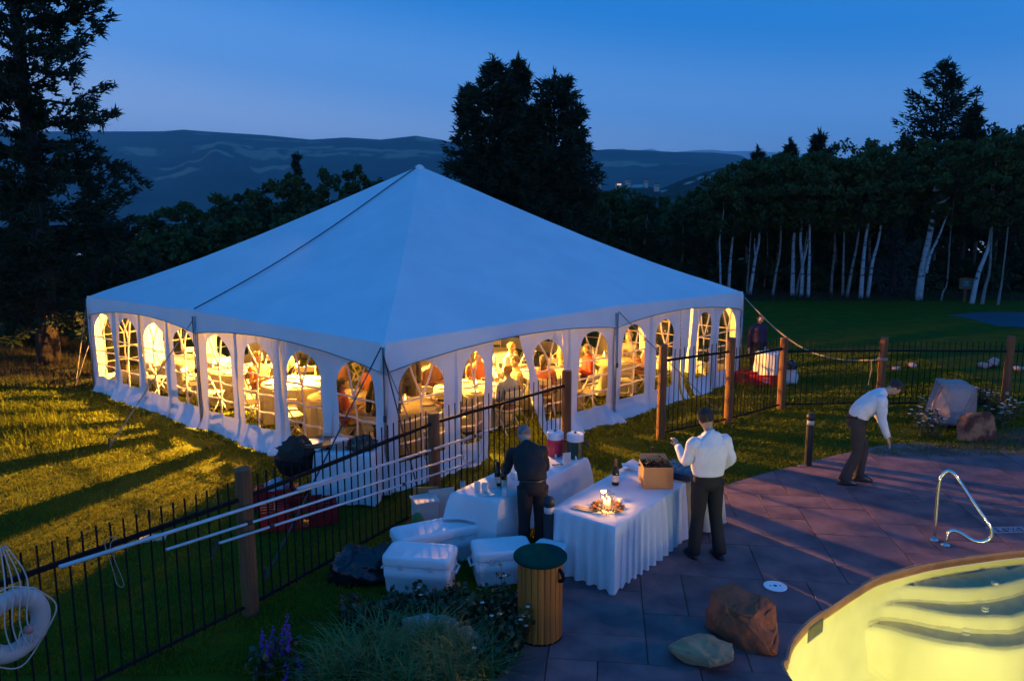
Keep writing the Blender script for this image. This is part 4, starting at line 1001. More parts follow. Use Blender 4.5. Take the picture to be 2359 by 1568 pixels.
# ------------------------------------------------------------------ boxes and bags by the fence
t = thing('cardboard_box', 'white lidded carton beside the end of the back bar table', 'box', tuple(at(985, 1215)), R(22))
mb = MB(); mb.box((0, .12, .17), (.30, .30, .34), 0, .97); mb.build('carton', cupm, t)
mb = MB(); mb.box((0, .12, .355), (.33, .33, .03)); mb.build('lid', cupm, t)
mb = MB(); p = at(1015, 1205); mb.loft([[Vector((-.14, 0, 0)), Vector((.20, .0, 0)), Vector((.20, .012, 0)), Vector((-.14, .012, 0))], [Vector((-.17, .12, .42)), Vector((.17, .14, .46)), Vector((.17, .152, .46)), Vector((-.17, .132, .42))]])
tag(mb.build('cardboard_sheet', cardw), 'pale sheet of cardboard leaning on the long ice chest', 'cardboard').location = p
mb = MB(); mb.box((0, 0, .22), (.34, .02, .44), .15); tag(mb.build('cardboard_sheet', card), 'brown cardboard sheet standing before the middle fence post', 'cardboard').location = at(982, 1192)
mb = MB(); mb.ball((0, 0, .12), (.09, .08, .16), 12, 8); tag(mb.build('green_bag', M('green_bag', (.03, .16, .04), (.02, .11, .03), rough=.5), smooth=True), 'green bag lying left of the white carton', 'bag').location = at(962, 1226)
def lump(name, label, cat, p, rad, mat, seed, amp=.25, fr=3.0, n=28):
    mb = MB(); mb.ball((0, 0, 0), 1, n, n // 2 + 4); o = mb.build(name, mat, smooth=True)
    for v in o.data.vertices:
        c = v.co.normalized(); k = 1 + amp * noise.noise(c * fr + Vector((seed, 0, 0))) + amp * .5 * noise.noise(c * fr * 2.5 + Vector((0, seed, 0)))
        v.co = Vector((c.x * rad[0] * k, c.y * rad[1] * k, max(-.35 * rad[2], c.z * rad[2] * k) + .35 * rad[2]))
    o.location = p; return tag(o, label, cat)
lump('garbage_bag', 'full black garbage bag slumped by the fence left of the ice chests', 'garbage bag', tuple(at(835, 1330)), (.38, .24, .26), bagm, 3, .3)
lump('garbage_bag', 'smaller black garbage bag behind the large ice chest', 'garbage bag', tuple(at(900, 1300)), (.22, .2, .2), bagm, 5, .3)
lump('dark_bundle', 'dark bundle of bags under the back bar table', 'bags', tuple(at(1128, 1245)), (.18, .18, .2), bagm, 8, .3)

# ------------------------------------------------------------------ serving gear on the lawn behind the fence
Q3 = quadpts((722, 1068), (842, 1058), (880, 1028), (775, 1034), .75)
q3c = at(797, 1160); Q3 = [q3c + Vector(p) for p in ((-.42, .02, .75), (.38, -.10, .75), (.46, .36, .75), (-.34, .48, .75))]
skirted('serving_table', 'serving table with white skirt on the lawn just behind the fence', 'table', Q3, .75, 'pleat', .03, amp=.025, freq=18, seed=6)
st = at(735, 1142); t = thing('tray_stand', 'folding stand carrying a large oval brown tray before the tent', 'tray stand', tuple(st))
for s in (-1, 1):
    for s2 in (-1, 1):
        mb = MB(); mb.tube([(s * .2, s2 * .16, 0), (-s * .2, s2 * .16, .80)], .014, 5); mb.build('leg', black, t)
tz = .985 ; trp = Vector((st.x, st.y, .80))
t = thing('oval_tray', 'large oval brown serving tray on the folding stand', 'tray', tuple(trp), R(14)); mb = MB()
n = 32; mb.loft([[Vector((.36 * k * math.cos(2 * math.pi * i / n), .27 * k * math.sin(2 * math.pi * i / n), z)) for i in range(n)] for k, z in ((.05, .012), (.9, .012), (1, .035), (1.02, .035), (.93, 0), (.05, 0))]); mb.build('tray', M('tray_brown', (.16, .09, .04), (.12, .065, .03), rough=.45), t, smooth=True)
mb = MB(); mb.lathe([(.10, 0), (.13, .004), (.20, .018), (.195, .022), (.12, .010)], 28); tag(mb.build('serving_plate', platem, smooth=True), 'white oval plate lying on the brown tray', 'plate').location = trp + Vector((-.11, -.03, .016)); C.objects[-1].scale = (1, .8, 1)
mb = MB(); mb.rrect([(0, .07, .055, .02), (.11, .085, .07, .02), (.112, .078, .063, .02), (.01, .066, .05, .02)]); tag(mb.build('plastic_tub', glassm), 'clear plastic tub on the brown tray', 'tub').location = trp + Vector((.12, .06, .016))
ca = at(688, 1150); t = thing('charcoal_grill', 'black kettle shaped tub on legs heaped with dark bags beside the tray', 'tub', tuple(ca))
mb = MB(); mb.lathe([(.10, .36), (.24, .44), (.31, .58), (.32, .66), (.30, .66), (.24, .5)], 24); mb.build('bowl', black, t, smooth=True)
for a in (0.3, 2.4, 4.5):
    mb = MB(); mb.tube([(.2 * math.cos(a), .2 * math.sin(a), .44), (.26 * math.cos(a), .26 * math.sin(a), 0)], .014, 6); mb.build('leg', black, t)
lump('bag_heap', 'brown and black sacks heaped in the kettle shaped tub', 'sacks', (ca.x, ca.y, .60), (.27, .25, .24), M('brown_sack', (.07, .03, .015), (.03, .015, .012), rough=.8, scale=5, bump=.6), 11, .4, 4)
for k in range(6):
    o = plate0.copy(); C.objects.link(o); o.location = q3c + Vector((-.12 + .004 * (k % 3), .24, .757 + .022 * k)); tag(o, 'white plate in the stack on the skirted serving table', 'plate', 'stack of plates on the serving table')
lump('salad_bowl_heap', 'heap of dark cutlery and leaves on the right of the serving table', 'heap', tuple(q3c + Vector((.22, .2, .755))), (.2, .15, .14), M('heap_mix', (.05, .035, .03), (.35, .22, .12), rough=.6, scale=18, fac=(.5, .7)), 4, .45, 5)
def crate(px, py, label, rz, w=.5, d=.34, h=.26, mat=redp):
    t = thing('plastic_crate', label, 'crate', tuple(at(px, py)), rz, 'red plastic crates')
    for s in (-1, 1):
        for a, b, ww, dd in ((0, s * d / 2, w, .014), (s * w / 2, 0, .014, d - .014)):
            mb = MB(); mb.box((a, b, .02), (ww, dd, .035)); mb.box((a, b, h - .03), (ww, dd, .06)); mb.box((a, b, h * .5), (ww, dd, .03))
            for k in range(5):
                f = -.5 + k / 4; mb.box((a + (f * ww * .96 if ww > dd else 0), b + (f * dd * .96 if dd > ww else 0), h / 2), (.02 if ww > dd else dd * .9, .02 if dd > ww else dd * .9, h - .04))
            mb.build('side', mat, t)
    mb = MB(); mb.box((0, 0, .012), (w - .02, d - .02, .012)); mb.build('bottom', mat, t)
    return t
crate(690, 1205, 'red plastic crate on the grass right of the big fence post', R(18), .62, .42, .30)
crate(628, 1165, 'red crate of wrapped goods partly behind the big fence post', R(12), .42, .32, .28)
lump('wrapped_bundle', 'grey plastic wrapped bundle in the red crate by the big post', 'bundle', tuple(at(640, 1160) + Vector((0, 0, .1))), (.2, .15, .2), M('cling_wrap', (.35, .36, .4), (.25, .26, .3), rough=.25, bump=.5), 2)
crate(1713, 880, 'red crate outside the right tent corner, left of the pair', R(5), .6, .4, .3)
crate(1760, 884, 'red crate under the white linen, right of the pair', R(-8), .5, .36, .26)
t3 = thing('linen_stand', 'stand heaped with white table linen beyond the far fence', 'linen stand', tuple(at(1768, 885) + Vector((.1, .25, 0))))
cloth_round(.34, .78, linen, 12).build('linen', linen, t3, smooth=True); mb = MB(); mb.lathe([(.3, 0), (.3, .76)], 12); mb.build('hamper', M('hamper_grey', (.2, .2, .22), (.15, .15, .17), rough=.7), t3)
lump('linen_bag', 'white sack with dark top standing right of the linen stand', 'bag', tuple(at(1820, 884) + Vector((0, .1, 0))), (.20, .16, .42), linen, 7, .2)
lump('garbage_bag', 'small dark bag resting on the white sack', 'garbage bag', tuple(at(1822, 850, .40) + Vector((0, .02, 0))), (.13, .12, .16), bagm, 12, .3)
mb = MB(); mb.box((0, 0, .05), (.40, .3, .02)); mb.box((0, 0, .02), (.36, .26, .04)); tag(mb.build('wire_tray', steel), 'shallow metal tray on the grass at the front tent corner', 'tray').location = at(872, 1140)
mb = MB(); mb.box((0, 0, .012), (.34, .22, .02), .3); tag(mb.build('paper_sheet', M('buff_paper', (.55, .42, .28), (.48, .36, .24), rough=.9)), 'buff sheet of card lying on the lit lawn behind the fence', 'card').location = at(350 + 0, 1240)

# ------------------------------------------------------------------ bollard lights, rocks, signs, pool fittings
bolm = M('bollard_black', (.014, .014, .018), (.02, .02, .026), rough=.5)
for px, py, lab in ((1263, 1312, 'black bollard with white band between the two bar tables'), (1860, 1072, 'black bollard with white band on the lawn beside the stooping man')):
    t = thing('bollard_light', lab, 'bollard', tuple(at(px, py)), 0, 'bollards along the patio edge')
    mb = MB(); mb.lathe([(.062, 0), (.062, .70)], 16); mb.build('shaft', bolm, t, smooth=True); smooth_angle(t.children[-1], 40)
    mb = MB(); mb.lathe([(.058, .70), (.058, .78)], 16); mb.build('lens', M('frosted_lens', (.55, .52, .50), (.48, .46, .44), rough=.5), t, smooth=True)
    mb = MB(); mb.lathe([(.066, .78), (.066, .85), (.045, .885), (.01, .895)], 16); mb.build('cap', bolm, t, smooth=True); smooth_angle(t.children[-1], 40)
def boulder(label, p, rad, mat, seed, rz=0, n=26, cuts=2, amp=.05, pts=None, group=None):
    bm = bmesh.new(); r_ = random.Random(seed)
    for k in range(n):
        v = Vector((r_.gauss(0, 1), r_.gauss(0, 1), r_.gauss(0, 1))).normalized() * r_.uniform(.82, 1.08)
        bm.verts.new((v.x * rad[0], v.y * rad[1], max(-.1, v.z * .5 + .5) * rad[2] * 1.02))
    if pts:
        for v in list(bm.verts): bm.verts.remove(v)
        for q in pts: bm.verts.new(q)
    res = bmesh.ops.convex_hull(bm, input=bm.verts)
    bmesh.ops.delete(bm, geom=[g for g in res['geom_interior'] if isinstance(g, bmesh.types.BMVert)], context='VERTS')
    bmesh.ops.triangulate(bm, faces=bm.faces)
    bmesh.ops.bevel(bm, geom=list(bm.edges), offset=.03 * max(rad), segments=2, affect='EDGES')
    bmesh.ops.triangulate(bm, faces=bm.faces)
    bmesh.ops.subdivide_edges(bm, edges=[e for e in bm.edges if e.calc_length() > .12 * max(rad)], cuts=cuts + 1, use_grid_fill=True)
    for v in bm.verts:
        d = v.co.normalized(); v.co += d * max(rad) * (amp * 1.5 * noise.fractal(v.co * 3.0 / max(rad) + Vector((seed, 0, 0)), .7, 2, 6) + amp * .6 * noise.noise(v.co * 11 / max(rad)) - amp * .8 * abs(noise.noise(v.co * 5 / max(rad) + Vector((0, seed, 0)))))
    me = bpy.data.meshes.new('boulder'); bm.to_mesh(me); bm.free(); me.materials.append(mat); o = bpy.data.objects.new('boulder', me); C.objects.link(o); o.location = p; o.rotation_euler = (0, 0, rz)
    smooth_angle(o, 42); return tag(o, label, 'boulder', group)
red_r = M('red_sandstone', (.30, .080, .032), (.16, .045, .022), rough=.9, scale=3, bump=1, bscale=6, detail=8, bdist=.06)
tan_r = M('tan_rock', (.42, .26, .14), (.24, .15, .08), rough=.9, scale=3, bump=1, bscale=6, detail=8, bdist=.05)
grey_r = M('grey_face_rock', (.34, .275, .26), (.24, .18, .165), rough=.9, scale=2, bump=.8, bscale=5, detail=8, bdist=.05)
rust_r = M('rust_rock', (.30, .15, .08), (.07, .025, .018), rough=.85, scale=5, bump=.7, bscale=8, detail=9, fac=(.42, .58))
pink_r = M('pink_rock', (.50, .34, .32), (.40, .27, .26), rough=.85, scale=4, bump=.4)
b0 = at(1722, 1500)
def rel(*ps): return [at(px, py, z) - b0 for px, py, z in ps]
boulder('large red sandstone boulder on the patio left of the lit pool', tuple(at(1722, 1478) + Vector((0, 0, -.02))), (.40, .40, .5), red_r, 3,
        pts=[(-.36, .30, 0), (-.30, .30, .40), (-.05, .38, .44), (.16, .20, .42), (.27, .12, .36), (.30, .02, .20), (.20, -.06, .26), (.22, -.25, .0), (.12, -.30, .10), (.02, -.12, .34), (-.22, -.02, .36), (-.34, .02, .12), (-.05, -.22, 0), (.28, .1, 0)], amp=.05)
boulder('rounded tan boulder lying left of the red one on the patio', tuple(at(1610, 1520) + Vector((0, 0, -.03))), (.34, .24, .26), tan_r, 8, R(-12), amp=.04)
gb = at(2215, 1010); 
boulder('tall boulder with flat grey face among daisies at the far patio edge', tuple(at(2200, 985) + Vector((0, .1, -.02))), (.6, .5, .9), grey_r, 5,
        pts=[(-.52, -.05, .10), (-.30, -.02, .88), (-.54, .1, 0), (-.22, .35, .92), (.36, .30, .90), (.44, .02, .82), (.45, -.05, .2), (.30, -.12, .78), (.10, -.22, .30), (-.1, -.3, 0.12), (.4, .3, 0), (-.4, .4, .05)], amp=.03)
boulder('rust streaked rock set before the tall grey boulder', tuple(at(2245, 1012) + Vector((0, .0, -.02))), (.4, .3, .5), rust_r, 6, pts=[(-.38, -.02, 0), (-.33, .05, .44), (-.12, -.02, .54), (.22, .0, .56), (.36, .08, .48), (.42, .0, 0), (.1, -.14, 0), (.0, .3, .4), (0, .3, 0)], amp=.04)
for px, py, r, s, lab in ((2068, 852, (.24, .12, .10), 2, 'low flat pale rock on the lawn behind the far fence, left'), (2105, 846, (.22, .12, .13), 4, 'low pale rock next to it, nearer the daisies fence bay'), (2272, 848, (.24, .14, .18), 6, 'pale wedge rock on the lawn left of the end fence post'), (2292, 846, (.26, .16, .30), 7, 'pink topped rock on the lawn left of the end fence post'), (2352, 856, (.24, .14, .16), 9, 'pale rock on the lawn right of the end fence post')):
    boulder(lab, tuple(at(px, py) + Vector((0, .1, -.02))), r, pink_r, s, rnd.random())
boulder('flat pinkish rock among the garden grasses', tuple(at(985, 1462)), (.34, .2, .17), pink_r, 21)
boulder('small pinkish rock beside the flat one near the trash can', tuple(at(1068, 1486)), (.20, .16, .17), pink_r, 22)
# handrail
t = thing('handrail', 'bent stainless steel handrail at the pool steps', 'handrail', tuple(at(2152, 1237)))
hp = [atd(2151, 1237, 9.05), atd(2156, 1180, 9.04), atd(2163, 1112, 9.03), atd(2170, 1094, 9.02), atd(2182, 1084, 9.0), atd(2196, 1090, 8.96), atd(2212, 1112, 8.92), atd(2245, 1162, 8.80), atd(2276, 1207, 8.70), atd(2283, 1222, 8.68), atd(2280, 1238, 8.68), atd(2262, 1247, 8.70), atd(2240, 1243, 8.74), atd(2215, 1228, 8.82), atd(2196, 1221, 8.88), atd(2184, 1226, 8.9), atd(2178, 1246, 8.9)]
mb = MB(); mb.tube(crom(hp, 5), .022, 10); mb.build('rail', steel, t, smooth=True, world=True)
for q in (hp[0], hp[-1]):
    mb = MB(); g_ = Vector((q.x, q.y, .012)); mb.lathe([(.055, 0), (.05, .012), (.03, .02)], 14, g_); mb.build('flange', steel, t, smooth=True, world=True)
# skimmer lid
t = thing('skimmer_lid', 'round white skimmer lid set in the patio near the red boulder', 'lid', tuple(at(1785, 1352) + Vector((0, 0, .012))))
mb = MB(); mb.lathe([(.125, 0), (.125, .006), (.12, .009), (.02, .009)], 32); smooth_angle(mb.build('cover', M('lid_white', (.78, .80, .82), (.72, .74, .76), rough=.4), t), 30)
for x, r in ((0, .020), (-.055, .010), (.055, .010)):
    mb = MB(); mb.lathe([(r, .0092), (r, .0115), (r * .55, .0118)], 12, (x, 0, 0)); mb.build('screw_mark', bolm, t)
# depth marker tile
dm = at(2322, 1222); t = thing('depth_marker', 'pale depth marker tile reading 3½FT, seen upside down by the pool', 'marker', (dm.x, dm.y, .013), R(3))
mb = MB(); mb.box((0, 0, .003), (.50, .19, .006)); mb.build('tile', M('marker_tile', (.30, .24, .26), (.25, .2, .22), rough=.6), t)
def lettering(txt, size, parent, loc, rot, mat, name='lettering'):
    cu = bpy.data.curves.new(name, 'FONT'); cu.body = txt; cu.size = size; cu.align_x = 'CENTER'; cu.align_y = 'CENTER'; cu.extrude = .001
    o = bpy.data.objects.new(name, cu); C.objects.link(o); bpy.context.view_layer.update()
    me = bpy.data.meshes.new_from_object(o.evaluated_get(bpy.context.evaluated_depsgraph_get())); C.objects.unlink(o); bpy.data.objects.remove(o)
    me.materials.append(mat); m = bpy.data.objects.new(name, me); C.objects.link(m); m.parent = parent; m.location = loc; m.rotation_euler = rot; return m
lettering('3½FT', .17, t, (0, 0, .0075), (0, 0, math.pi), M('marker_paint', (.012, .012, .02), rough=.6))
# trail sign before the aspens
sp = at(2220, 697); t = thing('trail_sign', 'small green sign board on a timber post before the aspens', 'sign', tuple(sp), R(-20))
mb = MB(); mb.tube([(0, 0, 0), (0, 0, 1.25)], .09, 4, sq=True); mb.build('post', wood, t)
mb = MB(); mb.box((0, -.11, .95), (.60, .05, .55)); mb.build('frame', wood, t); mb = MB(); mb.box((0, -.14, .95), (.46, .02, .42)); mb.build('board', M('sign_green', (.02, .10, .09), (.015, .08, .07), rough=.6), t)
pale = M('sign_pale', (.25, .3, .28), (.2, .25, .22), rough=.7)
for z, w in ((1.05, .2), (.98, .12), (.88, .26)):
    mb = MB(); mb.box((0, -.153, z), (w, .006, .035)); mb.build('sign_mark', pale, t)
# lamp post on the terrace, right of the pool: its light falls on the bar, the waiter and the paving
lp = Vector((11.2, 4.2, 0)); t = thing('garden_lamp', 'black garden lamp post beside the pool', 'lamp', tuple(lp))
mb = MB(); mb.lathe([(.09, 0), (.09, .05), (.045, .1), (.04, 2.7)], 12); mb.build('post', black, t, smooth=True)
mb = MB(); mb.lathe([(.12, 2.7), (.17, 2.75), (.17, 2.78), (.05, 2.79)], 12); mb.build('collar', black, t); mb = MB(); mb.lathe([(.18, 3.1), (.15, 3.16), (.02, 3.25)], 12); mb.build('cap', black, t)
mb = MB(); mb.ball((0, 0, 2.93), .10, 14, 10); mb.build('globe', bulbm, t, smooth=True)
gl = bpy.data.lights.new('garden_lamp_light', 'POINT'); gl.energy = 480; gl.color = (1, .60, .42); gl.shadow_soft_size = .25
glo = bpy.data.objects.new('garden_lamp_light', gl); C.objects.link(glo); glo.parent = t; glo.location = (-.32, .05, 2.93)
# dark pond at the right end of the lawn
mb = MB(); pc = at(2440, 738); n = 28; mb.add([Vector((5.2 * math.cos(2 * math.pi * k / n), 2.6 * math.sin(2 * math.pi * k / n) * (1 + .1 * math.sin(k)), .012)) for k in range(n)], [tuple(range(n))])
o = tag(mb.build('pond', M('pond_water', (.004, .05, .075), (.003, .042, .065), rough=.6, scale=.6)), kind='structure'); o.location = pc
# ------------------------------------------------------------------ people
def skin_obj(name, verts, edges, rad, mat, parent, root=0, sub=2):
    me = bpy.data.meshes.new(name); me.from_pydata([tuple(v) for v in verts], edges, []); o = bpy.data.objects.new(name, me); C.objects.link(o)
    o.modifiers.new('s', 'SKIN').use_smooth_shade = True
    if not me.skin_vertices: me.attributes.new('x', 'FLOAT', 'POINT')
    sv = me.skin_vertices[0].data
    for i, r in enumerate(rad):
        sv[i].radius = r if isinstance(r, tuple) else (r, r); sv[i].use_root = (i == root)
    m = o.modifiers.new('u', 'SUBSURF'); m.levels = sub; m.render_levels = sub
    bpy.context.view_layer.update()
    me2 = bpy.data.meshes.new_from_object(o.evaluated_get(bpy.context.evaluated_depsgraph_get()))
    C.objects.unlink(o); bpy.data.objects.remove(o)
    me2.materials.clear(); me2.materials.append(mat); me2.name = name
    o2 = bpy.data.objects.new(name, me2); C.objects.link(o2); o2.parent = parent
    return o2
def stand(lean=0, turn=0):
    J = dict(pel=(0, 0, .94), wai=(0, 0, 1.10), che=(0, .01, 1.30), nek=(0, .01, 1.47), hed=(0, -.02, 1.62),
             shL=(.190, .01, 1.385), elL=(.245, .03, 1.13), wrL=(.25, -.04, .89), hiL=(.09, 0, .90), knL=(.10, -.015, .49), anL=(.105, .02, .08),
             shR=(-.190, .01, 1.385), elR=(-.245, .03, 1.13), wrR=(-.25, -.04, .89), hiR=(-.09, 0, .90), knR=(-.10, -.015, .49), anR=(-.105, .02, .08))
    return {k: Vector(v) for k, v in J.items()}
def bend(J, ang, keys=('wai', 'che', 'nek', 'hed', 'shL', 'shR', 'elL', 'elR', 'wrL', 'wrR')):
    Rm = Matrix.Rotation(R(ang), 3, 'X'); p = J['pel']
    for k in keys:
        f = .5 if k == 'wai' else 1; J[k] = p + Matrix.Rotation(R(ang * f), 3, 'X') @ (J[k] - p)
    return J
def sit():
    J = stand(); d = .46
    for k in J: J[k] = J[k] - Vector((0, 0, d - .02 if k[:2] not in ('kn', 'an') else 0))
    for s, x in (('L', 1), ('R', -1)):
        J['hi' + s] = Vector((x * .09, 0, .49)); J['kn' + s] = Vector((x * .12, -.42, .50)); J['an' + s] = Vector((x * .12, -.40, .08))
        J['el' + s] = Vector((x * .24, -.02, .68)); J['wr' + s] = Vector((x * .16, -.28, .76))
    return J
def smoothed(pts, rs, n=4):
    P = crom(pts, n); N = len(P); Rr = []
    for i in range(N):
        f = i / (N - 1) * (len(rs) - 1); k = min(int(f), len(rs) - 2); Rr.append(rs[k] + (rs[k + 1] - rs[k]) * (f - k))
    return P, Rr
def person(name, label, loc, rotz, J, top, legs_, hair, group=None, sleeves=True, dress=None, scale=1.0, long_hair=False, apron=None, group_=None):
    t = thing('person', label, 'person', tuple(loc), rotz, group); t.scale = (scale,) * 3
    V = []; E = []; Rd = []
    def a(p, r, prev=None):
        V.append(Vector(p)); Rd.append(r)
        if prev is not None: E.append((prev, len(V) - 1))
        return len(V) - 1
    up = (J['hed'] - J['nek']).normalized(); fw = Vector((0, -1, 0)); fw = (fw - up * fw.dot(up)).normalized(); sd_ = up.cross(fw)
    p0 = a(J['pel'], (.13, .10)); p1 = a(J['wai'], (.115, .09), p0); p2 = a(J['che'], (.13, .10), p1); p3 = a(J['nek'], .058, p2)
    h0 = a(J['nek'] + up * .07, .050, p3); h1 = a(J['hed'] - up * .045 + fw * .015, (.066, .072), h0); h2 = a(J['hed'] + up * .03, (.076, .090), h1); h3 = a(J['hed'] + up * .105, (.055, .065), h2)
    nz = a(J['hed'] + fw * .095 - up * .01, .013, h2)
    for s in (-1, 1): a(J['hed'] + sd_ * s * .085 + fw * -.01, .016, h2)
    for s, x in (('L', 1), ('R', -1)):
        q = a(J['sh' + s], .058, p2); q = a(J['el' + s], .040, q); w = a(J['wr' + s], .027, q)
        d = (J['wr' + s] - J['el' + s]).normalized(); side = d.cross(Vector((0, 1, 0))); side = side.normalized() if side.length > .1 else Vector((1, 0, 0)); nrm = d.cross(side)
        pm = a(J['wr' + s] + d * .07, (.036, .020), w)
        for k, (o_, ln) in enumerate(((-.028, .068), (-.010, .080), (.009, .076), (.027, .060))):
            b_ = J['wr' + s] + d * .095 + side * o_
            f1 = a(b_, .0095, pm); f2 = a(b_ + d * ln * .55 + nrm * .006 * x, .0088, f1); a(b_ + d * ln * .9 + nrm * .026 * x, .0078, f2)
        th = a(J['wr' + s] + d * .04 - side * .035 + nrm * .012 * x, .012, w); a(J['wr' + s] + d * .085 - side * .055 + nrm * .022 * x, .0095, th)
        q = a(J['hi' + s], .080, p0); q = a(J['kn' + s], .052, q); q = a(J['an' + s], .036, q); a(J['an' + s] + Vector((0, -.14, -.045)), .030, q)
    skin_obj('body', V, E, Rd, skinm, t)
    # shirt or bodice
    mb = MB(); sp = [J['pel'] + (J['wai'] - J['pel']) * .42, J['wai'], J['che'] - (J['che'] - J['wai']) * .2, J['che'] + (J['nek'] - J['che']) * .35, J['nek'] - (J['nek'] - J['che']) * .12, J['nek'] + up * .03]
    rx = [.180, .190, .205, .212, .135, .064]; ry = [.135, .140, .142, .125, .085, .064]
    P = crom(sp, 6); rings = []; xa = (J['shL'] - J['shR']).normalized()
    for i, c in enumerate(P):
        f = i / (len(P) - 1) * 5; k = min(int(f), 4); q = f - k; a_, b_ = rx[k] + (rx[k + 1] - rx[k]) * q, ry[k] + (ry[k + 1] - ry[k]) * q
        tg = (P[min(i + 1, len(P) - 1)] - P[max(i - 1, 0)]).normalized(); yv = tg.cross(xa).normalized(); xv = yv.cross(tg)
        ring = []
        for j in range(28):
            an = 2 * math.pi * j / 28; ca, sa = math.cos(an), math.sin(an); e_ = .85
            v = c + xv * a_ * abs(ca) ** e_ * (1 if ca > 0 else -1) + yv * b_ * abs(sa) ** e_ * (1 if sa > 0 else -1)
            w = noise.noise(v * 8 + Vector((loc[0], loc[1], 0))) * .016 + noise.noise(Vector((v.x * 15 + v.z * 6, v.y * 15, v.z * 6))) * .013
            ring.append(v + (v - c).normalized() * w)
        rings.append(ring)
    mb.loft(rings)
    for s in ('L', 'R'):
        sh, el, wr = J['sh' + s], J['el' + s], J['wr' + s]; x = 1 if s == 'L' else -1
        inn = sh + (J['che'] - sh) * .45
        end = sh.lerp(el, .62) if not sleeves else wr - (wr - el).normalized() * .01
        inn = inn + Vector((0, 0, -.02)); pts = [inn, sh, sh.lerp(el, .45), el, end] if sleeves else [inn, sh, sh.lerp(el, .4), end]
        Pp, Rr = smoothed(pts, [.075, .074, .068, .060, .046] if sleeves else [.085, .08, .07, .066], 5)
        Rr = [r_ * (1 + .18 * noise.noise(p_ * 16)) for p_, r_ in zip(Pp, Rr)]
        mb.tube(Pp, Rr, 14)
    mb.build('shirt' if dress is None else 'bodice', top, t, smooth=True)
    if sleeves:
        mb = MB()
        for s in ('L', 'R'):
            d = (J['wr' + s] - J['el' + s]).normalized(); mb.tube([J['wr' + s] - d * .05, J['wr' + s] - d * .0], [.043, .040], 12)
        mb.build('cuffs', top, t, smooth=True)
    mb = MB(); mb.tube([J['nek'] - up * .0, J['nek'] + up * .045], [.066, .060], 14); mb.build('collar', top, t, smooth=True)
    # trousers or skirt
    mb = MB()
    if dress is None:
        mb.loft([[c + Vector((a_ * math.cos(2 * math.pi * j / 22), b_ * math.sin(2 * math.pi * j / 22), 0)) for j in range(22)] for c, a_, b_ in
                 ((J['pel'] + Vector((0, 0, -.10)), .15, .115), (J['pel'] + Vector((0, 0, -.04)), .178, .135), (J['pel'] + Vector((0, 0, .06)), .165, .125), (J['pel'] + Vector((0, 0, .09)), .160, .12))])
        for s in ('L', 'R'):
            Pp, Rr = smoothed([J['hi' + s] + Vector((0, 0, .02)), J['hi' + s].lerp(J['kn' + s], .5), J['kn' + s], J['kn' + s].lerp(J['an' + s], .5), J['an' + s] + Vector((0, 0, -.015))], [.108, .092, .076, .074, .076], 5)
            Rr = [r_ * (1 + .06 * noise.noise(p_ * 12)) for p_, r_ in zip(Pp, Rr)]; mb.tube(Pp, Rr, 16)
        mb.build('trousers', legs_, t, smooth=True)
        mb = MB(); bc_ = J['pel'] + Vector((0, 0, .075)); mb.loft([[bc_ + Vector((.168 * k_ * math.cos(2 * math.pi * j / 24), .127 * k_ * math.sin(2 * math.pi * j / 24), z_)) for j in range(24)] for k_, z_ in ((.98, -.02), (1, -.018), (1, .018), (.98, .02))], False, False); mb.build('belt', shoem, t, smooth=True)
    else:
        k0, k1 = (J['knL'] + J['knR']) / 2, (J['anL'] + J['anR']) / 2
        rr = []
        for c, a_, b_ in ((J['pel'] + Vector((0, 0, .08)), .16, .12), (J['pel'], .20, .16), (J['pel'].lerp(k0, .6), .24, .17), (k0 + Vector((0, -.05, 0)), .25, .15), (k0.lerp(k1, .5) + Vector((0, -.04, 0)), .25, .17), (k1 + Vector((0, 0, .1)), .27, .20)):
            rr.append([c + Vector((a_ * math.cos(2 * math.pi * j / 22) * (1 + .05 * math.sin(j * 2.2)), b_ * math.sin(2 * math.pi * j / 22), 0)) for j in range(22)])
        mb.loft(rr); mb.build('skirt', legs_, t, smooth=True)
    for s in ('L', 'R'):
        an = J['an' + s]; mb = MB(); z = an.z - .08
        mb.loft([[Vector((an.x + w_ * math.cos(2 * math.pi * j / 14), an.y - .06 + l_ * math.sin(2 * math.pi * j / 14), z + h_)) for j in range(14)] for w_, l_, h_ in ((.046, .145, .002), (.050, .15, .02), (.048, .14, .045), (.040, .09, .075), (.034, .06, .10))])
        mb.build('shoe', shoem, t, smooth=True)
    # hair: a cap left open over the face
    mb = MB(); c = J['hed'] + up * .035 - fw * .012; nu, nv = 22, 14; bm_f = []
    for i in range(nv + 1):
        a_ = -math.pi / 2 + math.pi * i / nv; a_ = max(min(a_, math.pi / 2 - .02), -math.pi / 2 + .02)
        for k in range(nu):
            b_ = 2 * math.pi * k / nu; dx, dy, dz = math.cos(a_) * math.cos(b_), math.cos(a_) * math.sin(b_), math.sin(a_)
            v = c + sd_ * dx * .088 + fw * dy * .103 + up * dz * .100; v = v + (v - c).normalized() * (.006 * noise.noise(v * 25)); mb.v.append(tuple(v))
    for i in range(nv):
        for k in range(nu):
            a_ = -math.pi / 2 + math.pi * (i + .5) / nv; b_ = 2 * math.pi * (k + .5) / nu; dy, dz = math.cos(a_) * math.sin(b_), math.sin(a_)
            if (dy > .15 and dz < .42) or dz < -.62 + (.0 if dy < 0 else .5): continue
            mb.f.append((i * nu + k, i * nu + (k + 1) % nu, (i + 1) * nu + (k + 1) % nu, (i + 1) * nu + k)); mb.mi.append(0)
    if long_hair: mb.tube(crom([c - fw * .05 + up * .03, c - fw * .09 - up * .05, c - fw * .085 - up * .16, c - fw * .07 - up * .26], 4), [.07, .07, .07, .07, .07, .065, .06, .055, .05, .045, .04, .03, .02], 10)
